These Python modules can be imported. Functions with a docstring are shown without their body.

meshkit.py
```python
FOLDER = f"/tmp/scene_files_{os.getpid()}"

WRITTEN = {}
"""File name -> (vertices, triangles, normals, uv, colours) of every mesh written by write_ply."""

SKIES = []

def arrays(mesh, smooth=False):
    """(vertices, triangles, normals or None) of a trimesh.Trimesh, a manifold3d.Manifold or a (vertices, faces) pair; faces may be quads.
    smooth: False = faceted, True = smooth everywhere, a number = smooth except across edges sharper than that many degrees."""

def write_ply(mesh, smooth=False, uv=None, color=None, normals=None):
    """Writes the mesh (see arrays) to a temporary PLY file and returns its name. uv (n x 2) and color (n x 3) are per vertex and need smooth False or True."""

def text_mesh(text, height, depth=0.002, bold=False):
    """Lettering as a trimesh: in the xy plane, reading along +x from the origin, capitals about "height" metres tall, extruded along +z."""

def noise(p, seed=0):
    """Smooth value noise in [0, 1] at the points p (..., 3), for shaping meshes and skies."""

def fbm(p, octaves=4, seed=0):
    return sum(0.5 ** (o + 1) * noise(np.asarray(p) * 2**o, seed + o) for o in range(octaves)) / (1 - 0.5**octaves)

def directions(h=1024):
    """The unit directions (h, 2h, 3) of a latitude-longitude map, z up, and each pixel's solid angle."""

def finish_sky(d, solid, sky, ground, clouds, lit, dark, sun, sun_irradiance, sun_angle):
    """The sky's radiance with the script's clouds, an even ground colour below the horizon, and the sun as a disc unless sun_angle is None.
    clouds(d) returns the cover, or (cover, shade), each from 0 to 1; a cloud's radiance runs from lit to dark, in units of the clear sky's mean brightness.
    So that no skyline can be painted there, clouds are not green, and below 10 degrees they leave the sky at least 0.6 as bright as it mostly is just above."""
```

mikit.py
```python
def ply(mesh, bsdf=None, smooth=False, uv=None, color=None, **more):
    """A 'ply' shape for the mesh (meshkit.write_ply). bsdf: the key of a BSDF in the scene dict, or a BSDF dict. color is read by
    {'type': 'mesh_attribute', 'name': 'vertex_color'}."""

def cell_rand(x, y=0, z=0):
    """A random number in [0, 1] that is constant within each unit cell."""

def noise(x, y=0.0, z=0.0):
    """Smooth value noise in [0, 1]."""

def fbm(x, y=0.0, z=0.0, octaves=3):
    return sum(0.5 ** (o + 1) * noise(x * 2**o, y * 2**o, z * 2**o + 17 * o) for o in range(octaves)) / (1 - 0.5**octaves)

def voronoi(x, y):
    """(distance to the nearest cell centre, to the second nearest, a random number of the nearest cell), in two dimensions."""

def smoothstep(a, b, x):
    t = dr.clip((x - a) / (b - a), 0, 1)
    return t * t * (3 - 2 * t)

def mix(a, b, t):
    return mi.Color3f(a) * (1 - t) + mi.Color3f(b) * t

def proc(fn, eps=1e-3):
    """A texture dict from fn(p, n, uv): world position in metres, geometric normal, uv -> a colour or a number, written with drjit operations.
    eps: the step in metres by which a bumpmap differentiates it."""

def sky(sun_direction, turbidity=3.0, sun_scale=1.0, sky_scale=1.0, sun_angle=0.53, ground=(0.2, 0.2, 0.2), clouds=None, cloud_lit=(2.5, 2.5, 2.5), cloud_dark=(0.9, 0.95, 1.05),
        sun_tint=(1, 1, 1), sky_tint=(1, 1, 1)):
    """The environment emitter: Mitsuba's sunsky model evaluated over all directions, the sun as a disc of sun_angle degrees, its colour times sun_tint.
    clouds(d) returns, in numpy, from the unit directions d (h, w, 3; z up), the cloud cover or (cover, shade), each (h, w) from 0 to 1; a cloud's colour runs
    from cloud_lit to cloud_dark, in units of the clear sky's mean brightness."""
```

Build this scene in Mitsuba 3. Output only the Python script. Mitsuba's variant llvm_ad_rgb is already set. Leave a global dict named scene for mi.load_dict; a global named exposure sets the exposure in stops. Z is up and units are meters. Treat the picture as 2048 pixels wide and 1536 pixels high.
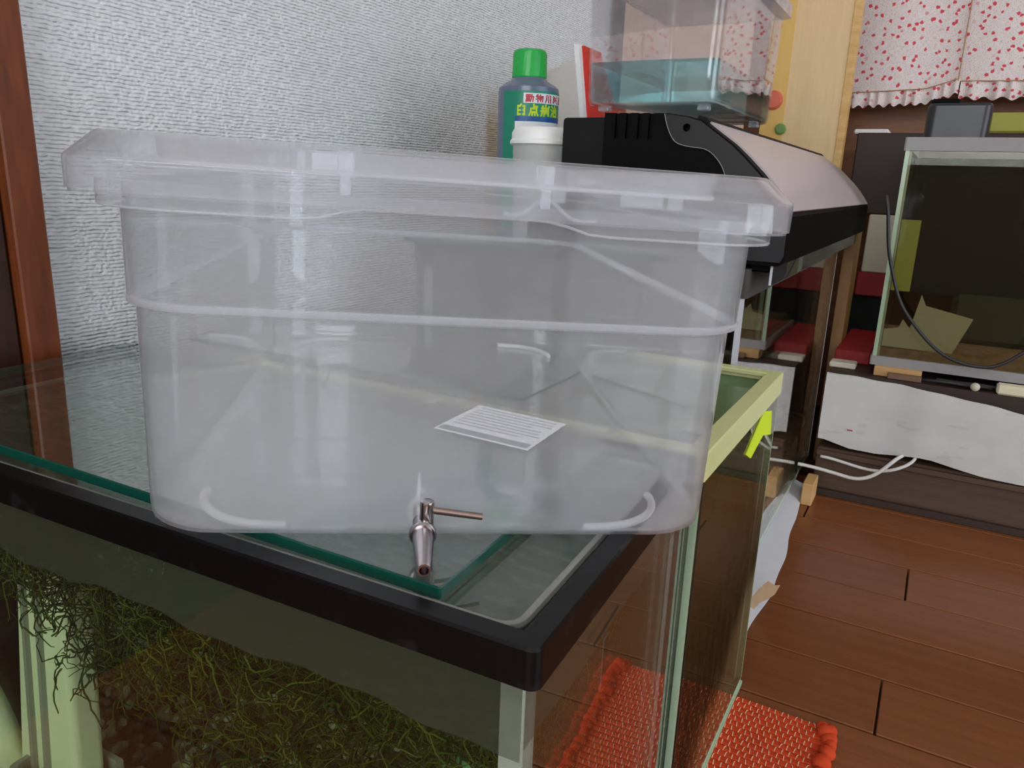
import math, random
import numpy as np, trimesh, drjit as dr, mitsuba as mi, mikit
import manifold3d as m3
from shapely.geometry import Polygon, box as sbox
from scipy.spatial.transform import Rotation as Rot

random.seed(7)
rng = np.random.default_rng(7)
T = mi.ScalarTransform4f
scene, labels = {}, {}

# ------------------------------------------------------------------ camera, light, exposure
EYE = np.array([0.1112, -0.227855, 0.5336])
FWD = np.array([-0.46440837, 0.84660214, -0.25998018])
UPV = np.array([-0.15666282, 0.21039486, 0.96498226])
scene['camera'] = {'type': 'perspective', 'fov': math.degrees(2 * math.atan(1024 / 1517.0)), 'fov_axis': 'x', 'near_clip': 0.01, 'far_clip': 60.0,
                   'to_world': T().look_at(origin=EYE.tolist(), target=(EYE + FWD).tolist(), up=UPV.tolist())}
exposure = 0.30
DAY = [2.4, 2.6, 2.85]         # daylight behind the frosted panes of the right-hand window
DAY2 = [4.4, 4.6, 4.75]         # and of the window behind the camera
LAMP = [10.0, 7.5, 4.6]       # warm ceiling lamp


# ------------------------------------------------------------------ helpers
def rgb(*c):
    return {'type': 'rgb', 'value': list(c)}


def obj(key, mesh, bsdf, smooth=False, **more):
    k, n = key, 0
    while k in scene:
        n += 1
        k = f'{key}_{n:03d}'
    scene[k] = mikit.ply(mesh, bsdf, smooth, **more)
    return k


def thing(key, label, cat, group=None):
    k, n = key, 0
    while k in labels or k in scene:
        n += 1
        k = f'{key}_{n:03d}'
    labels[k] = {'label': label, 'category': cat}
    if group:
        labels[k]['group'] = group
    return k


def solo(key, mesh, bsdf, label, cat, smooth=False, group=None, **more):
    k = obj(key, mesh, bsdf, smooth, **more)
    labels[k] = {'label': label, 'category': cat}
    if group:
        labels[k]['group'] = group
    return k


def struct(key, mesh, bsdf, label=None, smooth=False, **more):
    k = obj(key, mesh, bsdf, smooth, **more)
    labels[k] = {'kind': 'structure', 'label': label or key.replace('_', ' ')}
    return k


def part(key, mesh, bsdf, smooth=False, label=None, kind=None, **more):
    k = obj(key, mesh, bsdf, smooth, **more)
    if label or kind:
        labels[k] = {a: b for a, b in (('label', label), ('kind', kind)) if b}
    return k


def cat(*ms):
    return trimesh.util.concatenate([trimesh.Trimesh(np.array(m.vertices), np.array(m.faces), process=False) for m in ms])


def bx(x0, x1, y0, y1, z0, z1, bev=0.0):
    """A box, its edges chamfered."""
    lo, hi = np.array([min(x0, x1), min(y0, y1), min(z0, z1)], float), np.array([max(x0, x1), max(y0, y1), max(z0, z1)], float)
    if bev <= 0:
        m = trimesh.creation.box(extents=hi - lo)
        m.apply_translation((lo + hi) / 2)
        return m
    bev = min(bev, 0.45 * (hi - lo).min())
    pts = []
    for k in range(3):
        for s in np.ndindex(2, 2, 2):
            p = np.where(np.array(s) == 0, lo + bev, hi - bev)
            p[k] = lo[k] if s[k] == 0 else hi[k]
            pts.append(p)
    return trimesh.convex.convex_hull(np.array(pts))


def loft(rings, close=True, cap0=True, cap1=True):
    """Rings of equal vertex count joined by quads; cap0/cap1 fan-close the ends; close=False with both caps off gives a torus when the last ring meets the first."""
    n = len(rings[0])
    v = np.vstack(rings)
    f = []
    for a in range(len(rings) - 1):
        for i in range(n):
            j = (i + 1) % n
            p, q, r, s = a * n + i, a * n + j, (a + 1) * n + j, (a + 1) * n + i
            f += [[p, q, r], [p, r, s]]
    if not close:
        a, b = len(rings) - 1, 0
        for i in range(n):
            j = (i + 1) % n
            f += [[a * n + i, a * n + j, b * n + j], [a * n + i, b * n + j, b * n + i]]
    if cap0:
        c = len(v)
        v = np.vstack([v, np.mean(rings[0], axis=0)])
        f += [[c, (i + 1) % n, i] for i in range(n)]
    if cap1:
        c = len(v)
        v = np.vstack([v, np.mean(rings[-1], axis=0)])
        o = (len(rings) - 1) * n
        f += [[c, o + i, o + (i + 1) % n] for i in range(n)]
    return trimesh.Trimesh(v, np.array(f), process=False)


def rring(hw, hl, r, z, seg=7, edge=8, cx=0.0, cy=0.0):
    """A rounded rectangle ring, counter-clockwise."""
    r = max(min(r, hw - 1e-4, hl - 1e-4), 1e-4)
    pts = []
    cs = [(hw - r, hl - r, 0), (-hw + r, hl - r, 90), (-hw + r, -hl + r, 180), (hw - r, -hl + r, 270)]
    for k, (x, y, a0) in enumerate(cs):
        arc = [(x + r * math.cos(math.radians(a0 + 90 * t / seg)), y + r * math.sin(math.radians(a0 + 90 * t / seg))) for t in range(seg + 1)]
        pts += arc
        nx, ny, na = cs[(k + 1) % 4]
        e = (nx + r * math.cos(math.radians(na)), ny + r * math.sin(math.radians(na)))
        for t in range(1, edge):
            pts.append((arc[-1][0] + (e[0] - arc[-1][0]) * t / edge, arc[-1][1] + (e[1] - arc[-1][1]) * t / edge))
    p = np.array(pts)
    return np.column_stack([p[:, 0] + cx, p[:, 1] + cy, np.full(len(p), z)])


def frame_ring(x0, x1, y0, y1, prof, r=0.004, seg=4):
    """A rectangular rim swept from a closed profile of (inset, z)."""
    cx, cy, hw, hl = (x0 + x1) / 2, (y0 + y1) / 2, (x1 - x0) / 2, (y1 - y0) / 2
    rings = [rring(hw - i, hl - i, max(r - i, 0.0006), z, seg, 1, cx, cy) for i, z in prof]
    return loft(rings, close=False, cap0=False, cap1=False)


def tube(points, radius, sides=8, sub=6, caps=True):
    """A smooth tube through points; radius a number or one per point."""
    p = np.asarray(points, float)
    r = np.broadcast_to(np.asarray(radius, float), (len(p),))
    if sub > 1 and len(p) > 2:
        from scipy.interpolate import CubicSpline
        t = np.concatenate([[0], np.cumsum(np.linalg.norm(np.diff(p, axis=0), axis=1))])
        u = np.linspace(0, t[-1], (len(p) - 1) * sub + 1)
        p, r = CubicSpline(t, p)(u), np.interp(u, t, r)
    d = np.gradient(p, axis=0)
    d /= np.linalg.norm(d, axis=1, keepdims=True) + 1e-12
    ref = np.array([0, 0, 1.0]) if abs(d[0, 2]) < 0.9 else np.array([1.0, 0, 0])
    a = np.cross(d[0], ref)
    rings = []
    ang = np.arange(sides) * 2 * np.pi / sides
    for i in range(len(p)):
        a = a - d[i] * (a @ d[i])
        a /= np.linalg.norm(a) + 1e-12
        b = np.cross(d[i], a)
        rings.append(p[i] + r[i] * (np.cos(ang)[:, None] * a + np.sin(ang)[:, None] * b))
    return loft(rings, cap0=caps, cap1=caps)


def lathe(prof, n=40):
    """A solid of revolution about z from (radius, z) going up, radius 0 at the ends for closed ones."""
    ang = np.arange(n) * 2 * np.pi / n
    return loft([np.column_stack([r * np.cos(ang), r * np.sin(ang), np.full(n, z)]) for r, z in prof])


def at(m, x=0, y=0, z=0, M=None):
    m = m.copy()
    if M is not None:
        m.vertices = np.asarray(m.vertices) @ np.asarray(M).T
    m.apply_translation([x, y, z])
    return m


def prism_y(poly, y0, y1):
    """A polygon in (x, z) extruded along y."""
    m = trimesh.creation.extrude_polygon(Polygon(poly), y1 - y0, engine='earcut')
    v = np.array(m.vertices)
    m.vertices = np.column_stack([v[:, 0], y1 - v[:, 2], v[:, 1]])
    return m


def prism_x(poly, x0, x1):
    """A polygon in (y, z) extruded along x."""
    m = trimesh.creation.extrude_polygon(Polygon(poly), x1 - x0, engine='earcut')
    v = np.array(m.vertices)
    m.vertices = np.column_stack([x0 + v[:, 2], v[:, 0], v[:, 1]])
    return m


def diff(a, b):
    def man(m):
        return m3.Manifold(m3.Mesh(np.asarray(m.vertices, np.float32), np.asarray(m.faces, np.uint32)))
    q = (man(a) - man(b)).to_mesh()
    return trimesh.Trimesh(q.vert_properties[:, :3], q.tri_verts, process=False)


F, N = mikit.fbm, mikit.noise
mix, sst = mikit.mix, mikit.smoothstep


def plain(key, color, rough=0.5, spec=0.4, **k):
    scene[key] = {'type': 'twosided', 'b': {'type': 'principled', 'base_color': color if isinstance(color, dict) else rgb(*color), 'roughness': rough, 'specular': spec, **k}}


def bumped(key, color, fn, height, rough=0.8, eps=6e-4, spec=0.2, **k):
    scene[key] = {'type': 'bumpmap', 't': mikit.proc(fn, eps), 'scale': height,
                  'b': {'type': 'principled', 'base_color': color if isinstance(color, dict) else rgb(*color), 'roughness': rough, 'specular': spec, **k}}


def pane(key, tint, ior=1.35):
    scene[key] = {'type': 'thindielectric', 'int_ior': ior, 'specular_transmittance': rgb(*tint)}


def hazy(key, w, color, tint=(0.97, 0.98, 0.99), ior=1.3, trans=1.0, rough=0.5):
    """Clouded clear plastic: part passes straight through, part is scattered both ways."""
    scene[key] = {'type': 'blendbsdf', 'weight': w, 'a': {'type': 'thindielectric', 'int_ior': ior, 'specular_transmittance': rgb(*tint)},
                  'b': {'type': 'principledthin', 'base_color': color if isinstance(color, dict) else rgb(*color), 'roughness': rough, 'diff_trans': trans, 'spec_trans': 0.0, 'eta': 1.3}}


# ------------------------------------------------------------------ materials
def wall_bump(p, n, uv):
    rows = p.z / 0.0037 + 0.22 * N(p.y * 40, p.z * 40) + 0.30 * N(p.y * 170, p.z * 60)
    cr = dr.sin(rows * 2 * math.pi) * 0.5
    return cr * (0.35 + 1.0 * N(p.y * 260, p.z * 280)) + 1.15 * N(p.y * 380 + 9, p.z * 420)


def wall_col(p, n, uv):
    st = sst(0.935, 0.955, p.y) * sst(1.0, 0.975, p.y) * sst(0.70, 0.60, p.z) * (0.5 + 0.6 * N(p.y * 80, p.z * 300))  # tan shadow left of the bottle, painted into the wall colour
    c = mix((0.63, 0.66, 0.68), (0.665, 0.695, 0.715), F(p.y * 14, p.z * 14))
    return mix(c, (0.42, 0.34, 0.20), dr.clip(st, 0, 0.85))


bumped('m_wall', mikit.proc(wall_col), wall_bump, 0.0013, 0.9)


def wood(a, b, scale=(60, 4, 60), k=1.0):
    def fn(p, n, uv):
        g = F(p.x * scale[0], p.y * scale[1], p.z * scale[2], octaves=4)
        l = F(p.x * scale[0] * 6, p.y * scale[1] * 2, p.z * scale[2] * 6)
        return mix(a, b, dr.clip((0.6 * g + 0.4 * l - 0.3) * 2.2 * k, 0, 1))
    return mikit.proc(fn)


plain('m_post', wood((0.088, 0.020, 0.005), (0.185, 0.046, 0.012), (90, 90, 5)), 0.45)
plain('m_door', wood((0.022, 0.006, 0.003), (0.045, 0.013, 0.006), (70, 70, 4)), 0.5)
for i, (a, b) in enumerate((((0.165, 0.052, 0.016), (0.21, 0.070, 0.024)), ((0.155, 0.049, 0.015), (0.20, 0.066, 0.022)), ((0.172, 0.055, 0.018), (0.22, 0.074, 0.027)))):
    plain(f'm_plank_{i}', wood(a, b, (7, 130, 10), 0.6), 0.26, 0.35)
plain('m_subfloor', (0.035, 0.016, 0.010), 0.8)
plain('m_ceiling', (0.62, 0.60, 0.56), 0.9)
plain('m_room_wall', (0.50, 0.47, 0.42), 0.9)
plain('m_far_wood', wood((0.19, 0.075, 0.034), (0.31, 0.13, 0.060), (8, 60, 60)), 0.5)
plain('m_sill', wood((0.055, 0.029, 0.019), (0.09, 0.050, 0.034), (6, 90, 90)), 0.45)
plain('m_window_frame', (0.35, 0.33, 0.30), 0.4)
plain('m_black', (0.003, 0.003, 0.003), 0.55, 0.06)
plain('m_black_gloss', (0.007, 0.007, 0.0075), 0.38, 0.4)
plain('m_hood_top', (0.36, 0.31, 0.315), 0.30, 0.95)  # pinkish reflected sheen put into the base colour
plain('m_black_matte', (0.004, 0.004, 0.004), 0.6, 0.2)


def rim_col(p, n, uv):
    s = sst(0.62, 0.85, F(p.x * 70, p.y * 70, p.z * 70, octaves=4))
    return mix((0.002, 0.0018, 0.002), (0.03, 0.028, 0.029), s * 0.3)


plain('m_black_rim', mikit.proc(rim_col), 0.36, 0.3)
pane('m_glass', (0.945, 0.96, 0.945), 1.42)
pane('m_glass_low', (0.96, 0.98, 0.96), 1.22)
pane('m_glass_green', (0.90, 0.955, 0.90), 1.45)
pane('m_glass_grey', (0.84, 0.89, 0.85), 1.58)
pane('m_glass_murky', (0.80, 0.80, 0.70), 1.22)
hazy('m_guard', 0.5, (0.060, 0.057, 0.054), (0.85, 0.85, 0.83), 1.3, 0.5)
plain('m_edge_dark', (0.006, 0.060, 0.042), 0.16, 0.6)
plain('m_edge_pale', (0.30, 0.40, 0.27), 0.2, 0.6)
plain('m_silicone', (0.36, 0.385, 0.35), 0.35, 0.5)
plain('m_silicone_pale', (0.43, 0.46, 0.38), 0.35, 0.5)
plain('m_silicone_black', (0.02, 0.02, 0.018), 0.4)
hazy('m_polyprop', 0.108, (0.92, 0.945, 0.97), (0.975, 0.98, 0.99), 1.36)
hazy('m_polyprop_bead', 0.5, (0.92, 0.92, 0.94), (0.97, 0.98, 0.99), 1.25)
hazy('m_polyprop_rib', 0.27, (0.90, 0.91, 0.96), (0.97, 0.98, 0.99), 1.25)
hazy('m_polyprop_lid', 0.12, (0.90, 0.90, 0.94), (0.97, 0.975, 0.985), 1.28)


def sticker_col(p, n, uv):
    return mi.Color3f(0.80, 0.82, 0.84) + 0 * p.x


plain('m_sticker', (0.80, 0.82, 0.84), 0.5)
plain('m_sticker_band', (0.33, 0.35, 0.38), 0.6)
plain('m_sticker_print', (0.36, 0.38, 0.41), 0.6)
scene['m_chrome'] = {'type': 'twosided', 'b': {'type': 'roughconductor', 'specular_reflectance': rgb(0.78, 0.74, 0.70), 'alpha': 0.08, 'material': 'Cr'}}
scene['m_steel'] = {'type': 'twosided', 'b': {'type': 'roughconductor', 'specular_reflectance': rgb(0.50, 0.40, 0.34), 'alpha': 0.2, 'material': 'Cr'}}
hazy('m_washer', 0.4, (0.8, 0.8, 0.78), (0.95, 0.95, 0.95), 1.3)


def ledge_w(p, n, uv):
    return 0.14 + 0.22 * sst(0.4, 0.85, F(p.x * 60, p.y * 160, octaves=4))


hazy('m_inner_lid', mikit.proc(ledge_w), (0.30, 0.34, 0.28), (0.80, 0.85, 0.80), 1.45, 0.7)
hazy('m_lid_bead', 0.62, (0.52, 0.52, 0.50), (0.8, 0.82, 0.80), 1.5, 0.5)
pane('m_water', (0.90, 0.97, 0.86), 1.18)
pane('m_water_teal', (0.70, 0.96, 0.98), 1.33)
plain('m_moss', (0.034, 0.052, 0.007), 0.7, 0.2)
plain('m_moss_light', (0.085, 0.108, 0.018), 0.7, 0.2)
plain('m_gravel', (0.030, 0.032, 0.026), 0.7)
plain('m_gravel_light', (0.14, 0.15, 0.10), 0.7)
plain('m_mint', (0.20, 0.50, 0.24), 0.5)
plain('m_filter', (0.78, 0.82, 0.58), 0.5)
plain('m_filter_clear', (0.30, 0.31, 0.27), 0.3)
plain('m_cream_rim', (0.50, 0.515, 0.245), 0.4, 0.5)
plain('m_cream_rim_back', (0.30, 0.40, 0.13), 0.4, 0.5)
plain('m_tape', (0.50, 0.66, 0.02), 0.6)


def algae_w(p, n, uv):
    edge = p.z + 0.05 * F(p.y * 40, p.z * 12) - 0.55 * (p.y - 0.40)
    return dr.clip(0.10 + 0.72 * sst(0.07, 0.13, edge) * sst(0.30, 0.12, p.z) * (0.45 + 0.8 * F(p.y * 220, p.z * 60, octaves=4)), 0, 0.85)


hazy('m_glass_algae', mikit.proc(algae_w), (0.022, 0.012, 0.004), (0.86, 0.86, 0.74), 1.25, 0.3)


hazy('m_lime_film', mikit.proc(lambda p, n, uv: 0.42 + 0.25 * F(p.x * 22 + p.y * 22, p.z * 60, octaves=4)), (0.20, 0.22, 0.165), (0.9, 0.92, 0.86), 1.2, 0.5)
plain('m_tan_layer', mikit.proc(lambda p, n, uv: mix((0.38, 0.31, 0.18), (0.56, 0.48, 0.31), F(p.x * 300, p.y * 90, octaves=4))), 0.9)
hazy('m_pane_green', 0.5, (0.36, 0.48, 0.25), (0.9, 0.95, 0.88), 1.4, 0.6)
plain('m_back_dark', (0.028, 0.030, 0.020), 0.7)


def mat_col(p, n, uv):
    return mix((0.42, 0.040, 0.012), (0.54, 0.062, 0.019), F(p.x * 160, p.y * 160))


plain('m_mat', mikit.proc(mat_col), 0.9, 0.15)
plain('m_mat_thread', (0.62, 0.42, 0.27), 0.9, 0.15)
plain('m_cap_green', (0.010, 0.36, 0.055), 0.35, 0.5)
plain('m_bottle', (0.115, 0.135, 0.20), 0.25, 0.5)
plain('m_label_green', (0.012, 0.20, 0.12), 0.4)
plain('m_label_white', (0.66, 0.64, 0.66), 0.5)
plain('m_label_blue', (0.015, 0.075, 0.25), 0.4)
plain('m_print_red', (0.42, 0.035, 0.045), 0.5)
plain('m_print_yellow', (0.50, 0.60, 0.020), 0.5)
hazy('m_pot', 0.70, (0.72, 0.72, 0.70), (0.9, 0.92, 0.92), 1.3, 0.8)
plain('m_pot_lid', (0.70, 0.70, 0.68), 0.4)
plain('m_pot_fill', (0.09, 0.22, 0.28), 0.6)
pane('m_case', (0.955, 0.955, 0.965), 1.26)
hazy('m_case_lid', 0.34, (0.72, 0.72, 0.76), (0.95, 0.95, 0.96), 1.4, 0.9)
plain('m_board', wood((0.64, 0.45, 0.235), (0.70, 0.505, 0.275), (40, 40, 3)), 0.5)
plain('m_board_yellow', wood((0.63, 0.39, 0.10), (0.67, 0.43, 0.13), (40, 40, 3)), 0.5)
plain('m_board_edge', wood((0.52, 0.30, 0.09), (0.66, 0.42, 0.17), (30, 30, 90)), 0.5)
plain('m_brown_panel', wood((0.18, 0.085, 0.030), (0.26, 0.13, 0.05), (30, 30, 4)), 0.5)
hazy('m_frost', 0.30, (0.84, 0.82, 0.78), (0.98, 0.98, 0.98), 1.2, 1.0)
plain('m_red', (0.50, 0.022, 0.012), 0.5)
plain('m_magnet', (0.60, 0.13, 0.075), 0.6)
plain('m_magnet_green', (0.14, 0.26, 0.07), 0.6)
plain('m_red_dark', (0.24, 0.010, 0.012), 0.6)
plain('m_white', (0.72, 0.71, 0.70), 0.6)
plain('m_pink_panel', (0.58, 0.42, 0.35), 0.6)


def floral(p, n, uv):
    u, v = p.x * 62, p.z * 62
    d, d2, w = mikit.voronoi(u, v)
    e, e2, w2 = mikit.voronoi(u * 4.1 + 3, v * 4.1)
    c = mix((0.76, 0.70, 0.69), (0.70, 0.60, 0.60), F(u * 2.5, v * 2.5))
    c = mix(c, (0.40, 0.33, 0.27), sst(0.26, 0.14, e) * sst(0.45, 0.6, w2) * 0.8)
    c = mix(c, (0.62, 0.30, 0.30), sst(0.30, 0.16, e) * sst(0.35, 0.2, w2) * 0.6)
    petal = d + 0.20 * (N(u * 5, v * 5) - 0.5)
    return mix(c, (0.60, 0.085, 0.11), sst(0.25, 0.15, petal) * sst(0.20, 0.30, w))


plain('m_curtain', mikit.proc(floral), 0.9, 0.1)
plain('m_piping', (0.42, 0.25, 0.12), 0.9, 0.1)


def foam_fn(p, n, uv):
    c = mix((0.47, 0.462, 0.455), (0.535, 0.525, 0.515), F(p.x * 30, p.y * 30, p.z * 30))
    s = sst(0.72, 0.82, F(p.x * 26 + 5, p.z * 90)) * 0.35
    return mix(c, (0.40, 0.34, 0.30), s)


bumped('m_foam', mikit.proc(foam_fn), lambda p, n, uv: F(p.x * 300, p.y * 300, p.z * 300), 0.0006, 0.9)
plain('m_foam_edge', (0.58, 0.50, 0.30), 0.9)
plain('m_vinyl', (0.52, 0.53, 0.57), 0.35, 0.5)
plain('m_card', mikit.proc(lambda p, n, uv: mix((0.46, 0.30, 0.17), (0.56, 0.39, 0.24), F(p.x * 80, p.y * 20))), 0.8)
plain('m_block', wood((0.42, 0.24, 0.09), (0.52, 0.32, 0.14), (8, 60, 60)), 0.6)
plain('m_block_dark', wood((0.13, 0.07, 0.04), (0.18, 0.10, 0.06), (8, 60, 60)), 0.6)
plain('m_cord_white', (0.56, 0.54, 0.52), 0.5)
plain('m_cord_black', (0.02, 0.02, 0.022), 0.45)
plain('m_adapter', (0.60, 0.56, 0.40), 0.45)
plain('m_grey_frame', (0.25, 0.24, 0.24), 0.45)
plain('m_shaded_frame', (0.060, 0.057, 0.054), 0.65, 0.15)  # pale frame, darkened in colour for the shade on its right side
plain('m_filter_box', (0.020, 0.021, 0.026), 0.35, 0.5)
plain('m_yellow_green', (0.30, 0.30, 0.055), 0.6)
plain('m_dark_brown', (0.030, 0.016, 0.012), 0.6)
plain('m_card_cream', (0.37, 0.34, 0.27), 0.8)
plain('m_sand', mikit.proc(lambda p, n, uv: mix((0.10, 0.06, 0.03), (0.30, 0.17, 0.10), F(p.x * 90, p.y * 90, p.z * 90, octaves=4))), 0.9)
plain('m_olive', (0.014, 0.009, 0.003), 0.7, 0.1)
plain('m_lime', (0.20, 0.40, 0.045), 0.5)
plain('m_cream_box', (0.50, 0.45, 0.37), 0.6)
plain('m_blue', (0.045, 0.26, 0.42), 0.5)

# ------------------------------------------------------------------ the room
WX = -0.60
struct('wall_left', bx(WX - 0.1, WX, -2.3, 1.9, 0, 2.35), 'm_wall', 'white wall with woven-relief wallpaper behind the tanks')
struct('wall_far', bx(WX - 0.1, 2.4, 1.80, 1.9, 0, 2.35), 'm_far_wood', 'brown wooden back of the alcove behind the curtain')
struct('ceiling', bx(WX - 0.1, 2.4, -2.3, 1.9, 2.35, 2.42), 'm_ceiling', 'pale ceiling')
# right wall with a wide window opening, back wall with a second one
WIN1 = (-1.0, 1.0, 0.06, 2.0)
struct('wall_right', cat(bx(2.3, 2.4, -2.3, WIN1[0], 0, 2.35), bx(2.3, 2.4, WIN1[1], 1.8, 0, 2.35), bx(2.3, 2.4, WIN1[0], WIN1[1], 0, WIN1[2]), bx(2.3, 2.4, WIN1[0], WIN1[1], WIN1[3], 2.35)), 'm_room_wall', 'plain wall right of the camera')
WIN2 = (-0.45, 1.35, 0.65, 2.05)
struct('wall_back', cat(bx(WX, WIN2[0], -2.3, -2.2, 0, 2.35), bx(WIN2[1], 2.3, -2.3, -2.2, 0, 2.35), bx(WIN2[0], WIN2[1], -2.3, -2.2, 0, WIN2[2]), bx(WIN2[0], WIN2[1], -2.3, -2.2, WIN2[3], 2.35)), 'm_room_wall', 'plain wall behind the camera')


def sheet(p, q, r, s):
    return trimesh.Trimesh(np.array([p, q, r, s], float), np.array([[0, 1, 2], [0, 2, 3]]), process=False)


labels['window_1'] = {'kind': 'structure', 'label': 'frosted daylit window in the right wall'}
y0, y1, z0, z1 = WIN1
ym = (y0 + y1) / 2
for a, b in ((y0 + 0.04, ym - 0.02), (ym + 0.02, y1 - 0.04)):
    part('window_1__pane', sheet((2.36, a, z0 + 0.04), (2.36, a, z1 - 0.04), (2.36, b, z1 - 0.04), (2.36, b, z0 + 0.04)), 'm_white', emitter={'type': 'area', 'radiance': rgb(*DAY)})
part('window_1__frame', cat(bx(2.33, 2.39, y0, y1, z0, z0 + 0.04), bx(2.33, 2.39, y0, y1, z1 - 0.04, z1), bx(2.33, 2.39, y0, y0 + 0.04, z0, z1), bx(2.33, 2.39, y1 - 0.04, y1, z0, z1), bx(2.33, 2.39, ym - 0.02, ym + 0.02, z0, z1)), 'm_window_frame')
labels['window_2'] = {'kind': 'structure', 'label': 'frosted daylit window in the wall behind the camera'}
x0, x1, z0, z1 = WIN2
xm = (x0 + x1) / 2
for a, b in ((x0 + 0.04, xm - 0.02), (xm + 0.02, x1 - 0.04)):
    part('window_2__pane', sheet((a, -2.26, z1 - 0.04), (b, -2.26, z1 - 0.04), (b, -2.26, z0 + 0.04), (a, -2.26, z0 + 0.04)), 'm_white', emitter={'type': 'area', 'radiance': rgb(*DAY2)})
part('window_2__frame', cat(bx(x0, x1, -2.29, -2.23, z0, z0 + 0.04), bx(x0, x1, -2.29, -2.23, z1 - 0.04, z1), bx(x0, x0 + 0.04, -2.29, -2.23, z0, z1), bx(x1 - 0.04, x1, -2.29, -2.23, z0, z1), bx(xm - 0.02, xm + 0.02, -2.29, -2.23, z0, z1)), 'm_window_frame')
lamp = thing('ceiling_lamp', 'round warm ceiling lamp above the tanks', 'lamp')
part(lamp + '__base', at(lathe([(0.0, 2.33), (0.12, 2.33), (0.12, 2.35), (0.0, 2.35)]), 0.75, -0.35), 'm_white', 30)
part(lamp + '__shade', at(lathe([(0.0, 2.27), (0.07, 2.275), (0.10, 2.30), (0.11, 2.33), (0.0, 2.33)]), 0.75, -0.35), 'm_white', 30, emitter={'type': 'area', 'radiance': rgb(*LAMP)})

# door post and door at the far left
struct('door_1', bx(WX + 0.001, WX + 0.008, -0.9, 0.139, 0, 1.85, 0.002), 'm_door', 'dark brown sliding door left of the white wall')
struct('trim_1', bx(WX + 0.001, WX + 0.020, 0.140, 0.168, 0, 2.0, 0.0015), 'm_post', 'reddish brown wooden door post on the white wall')

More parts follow.
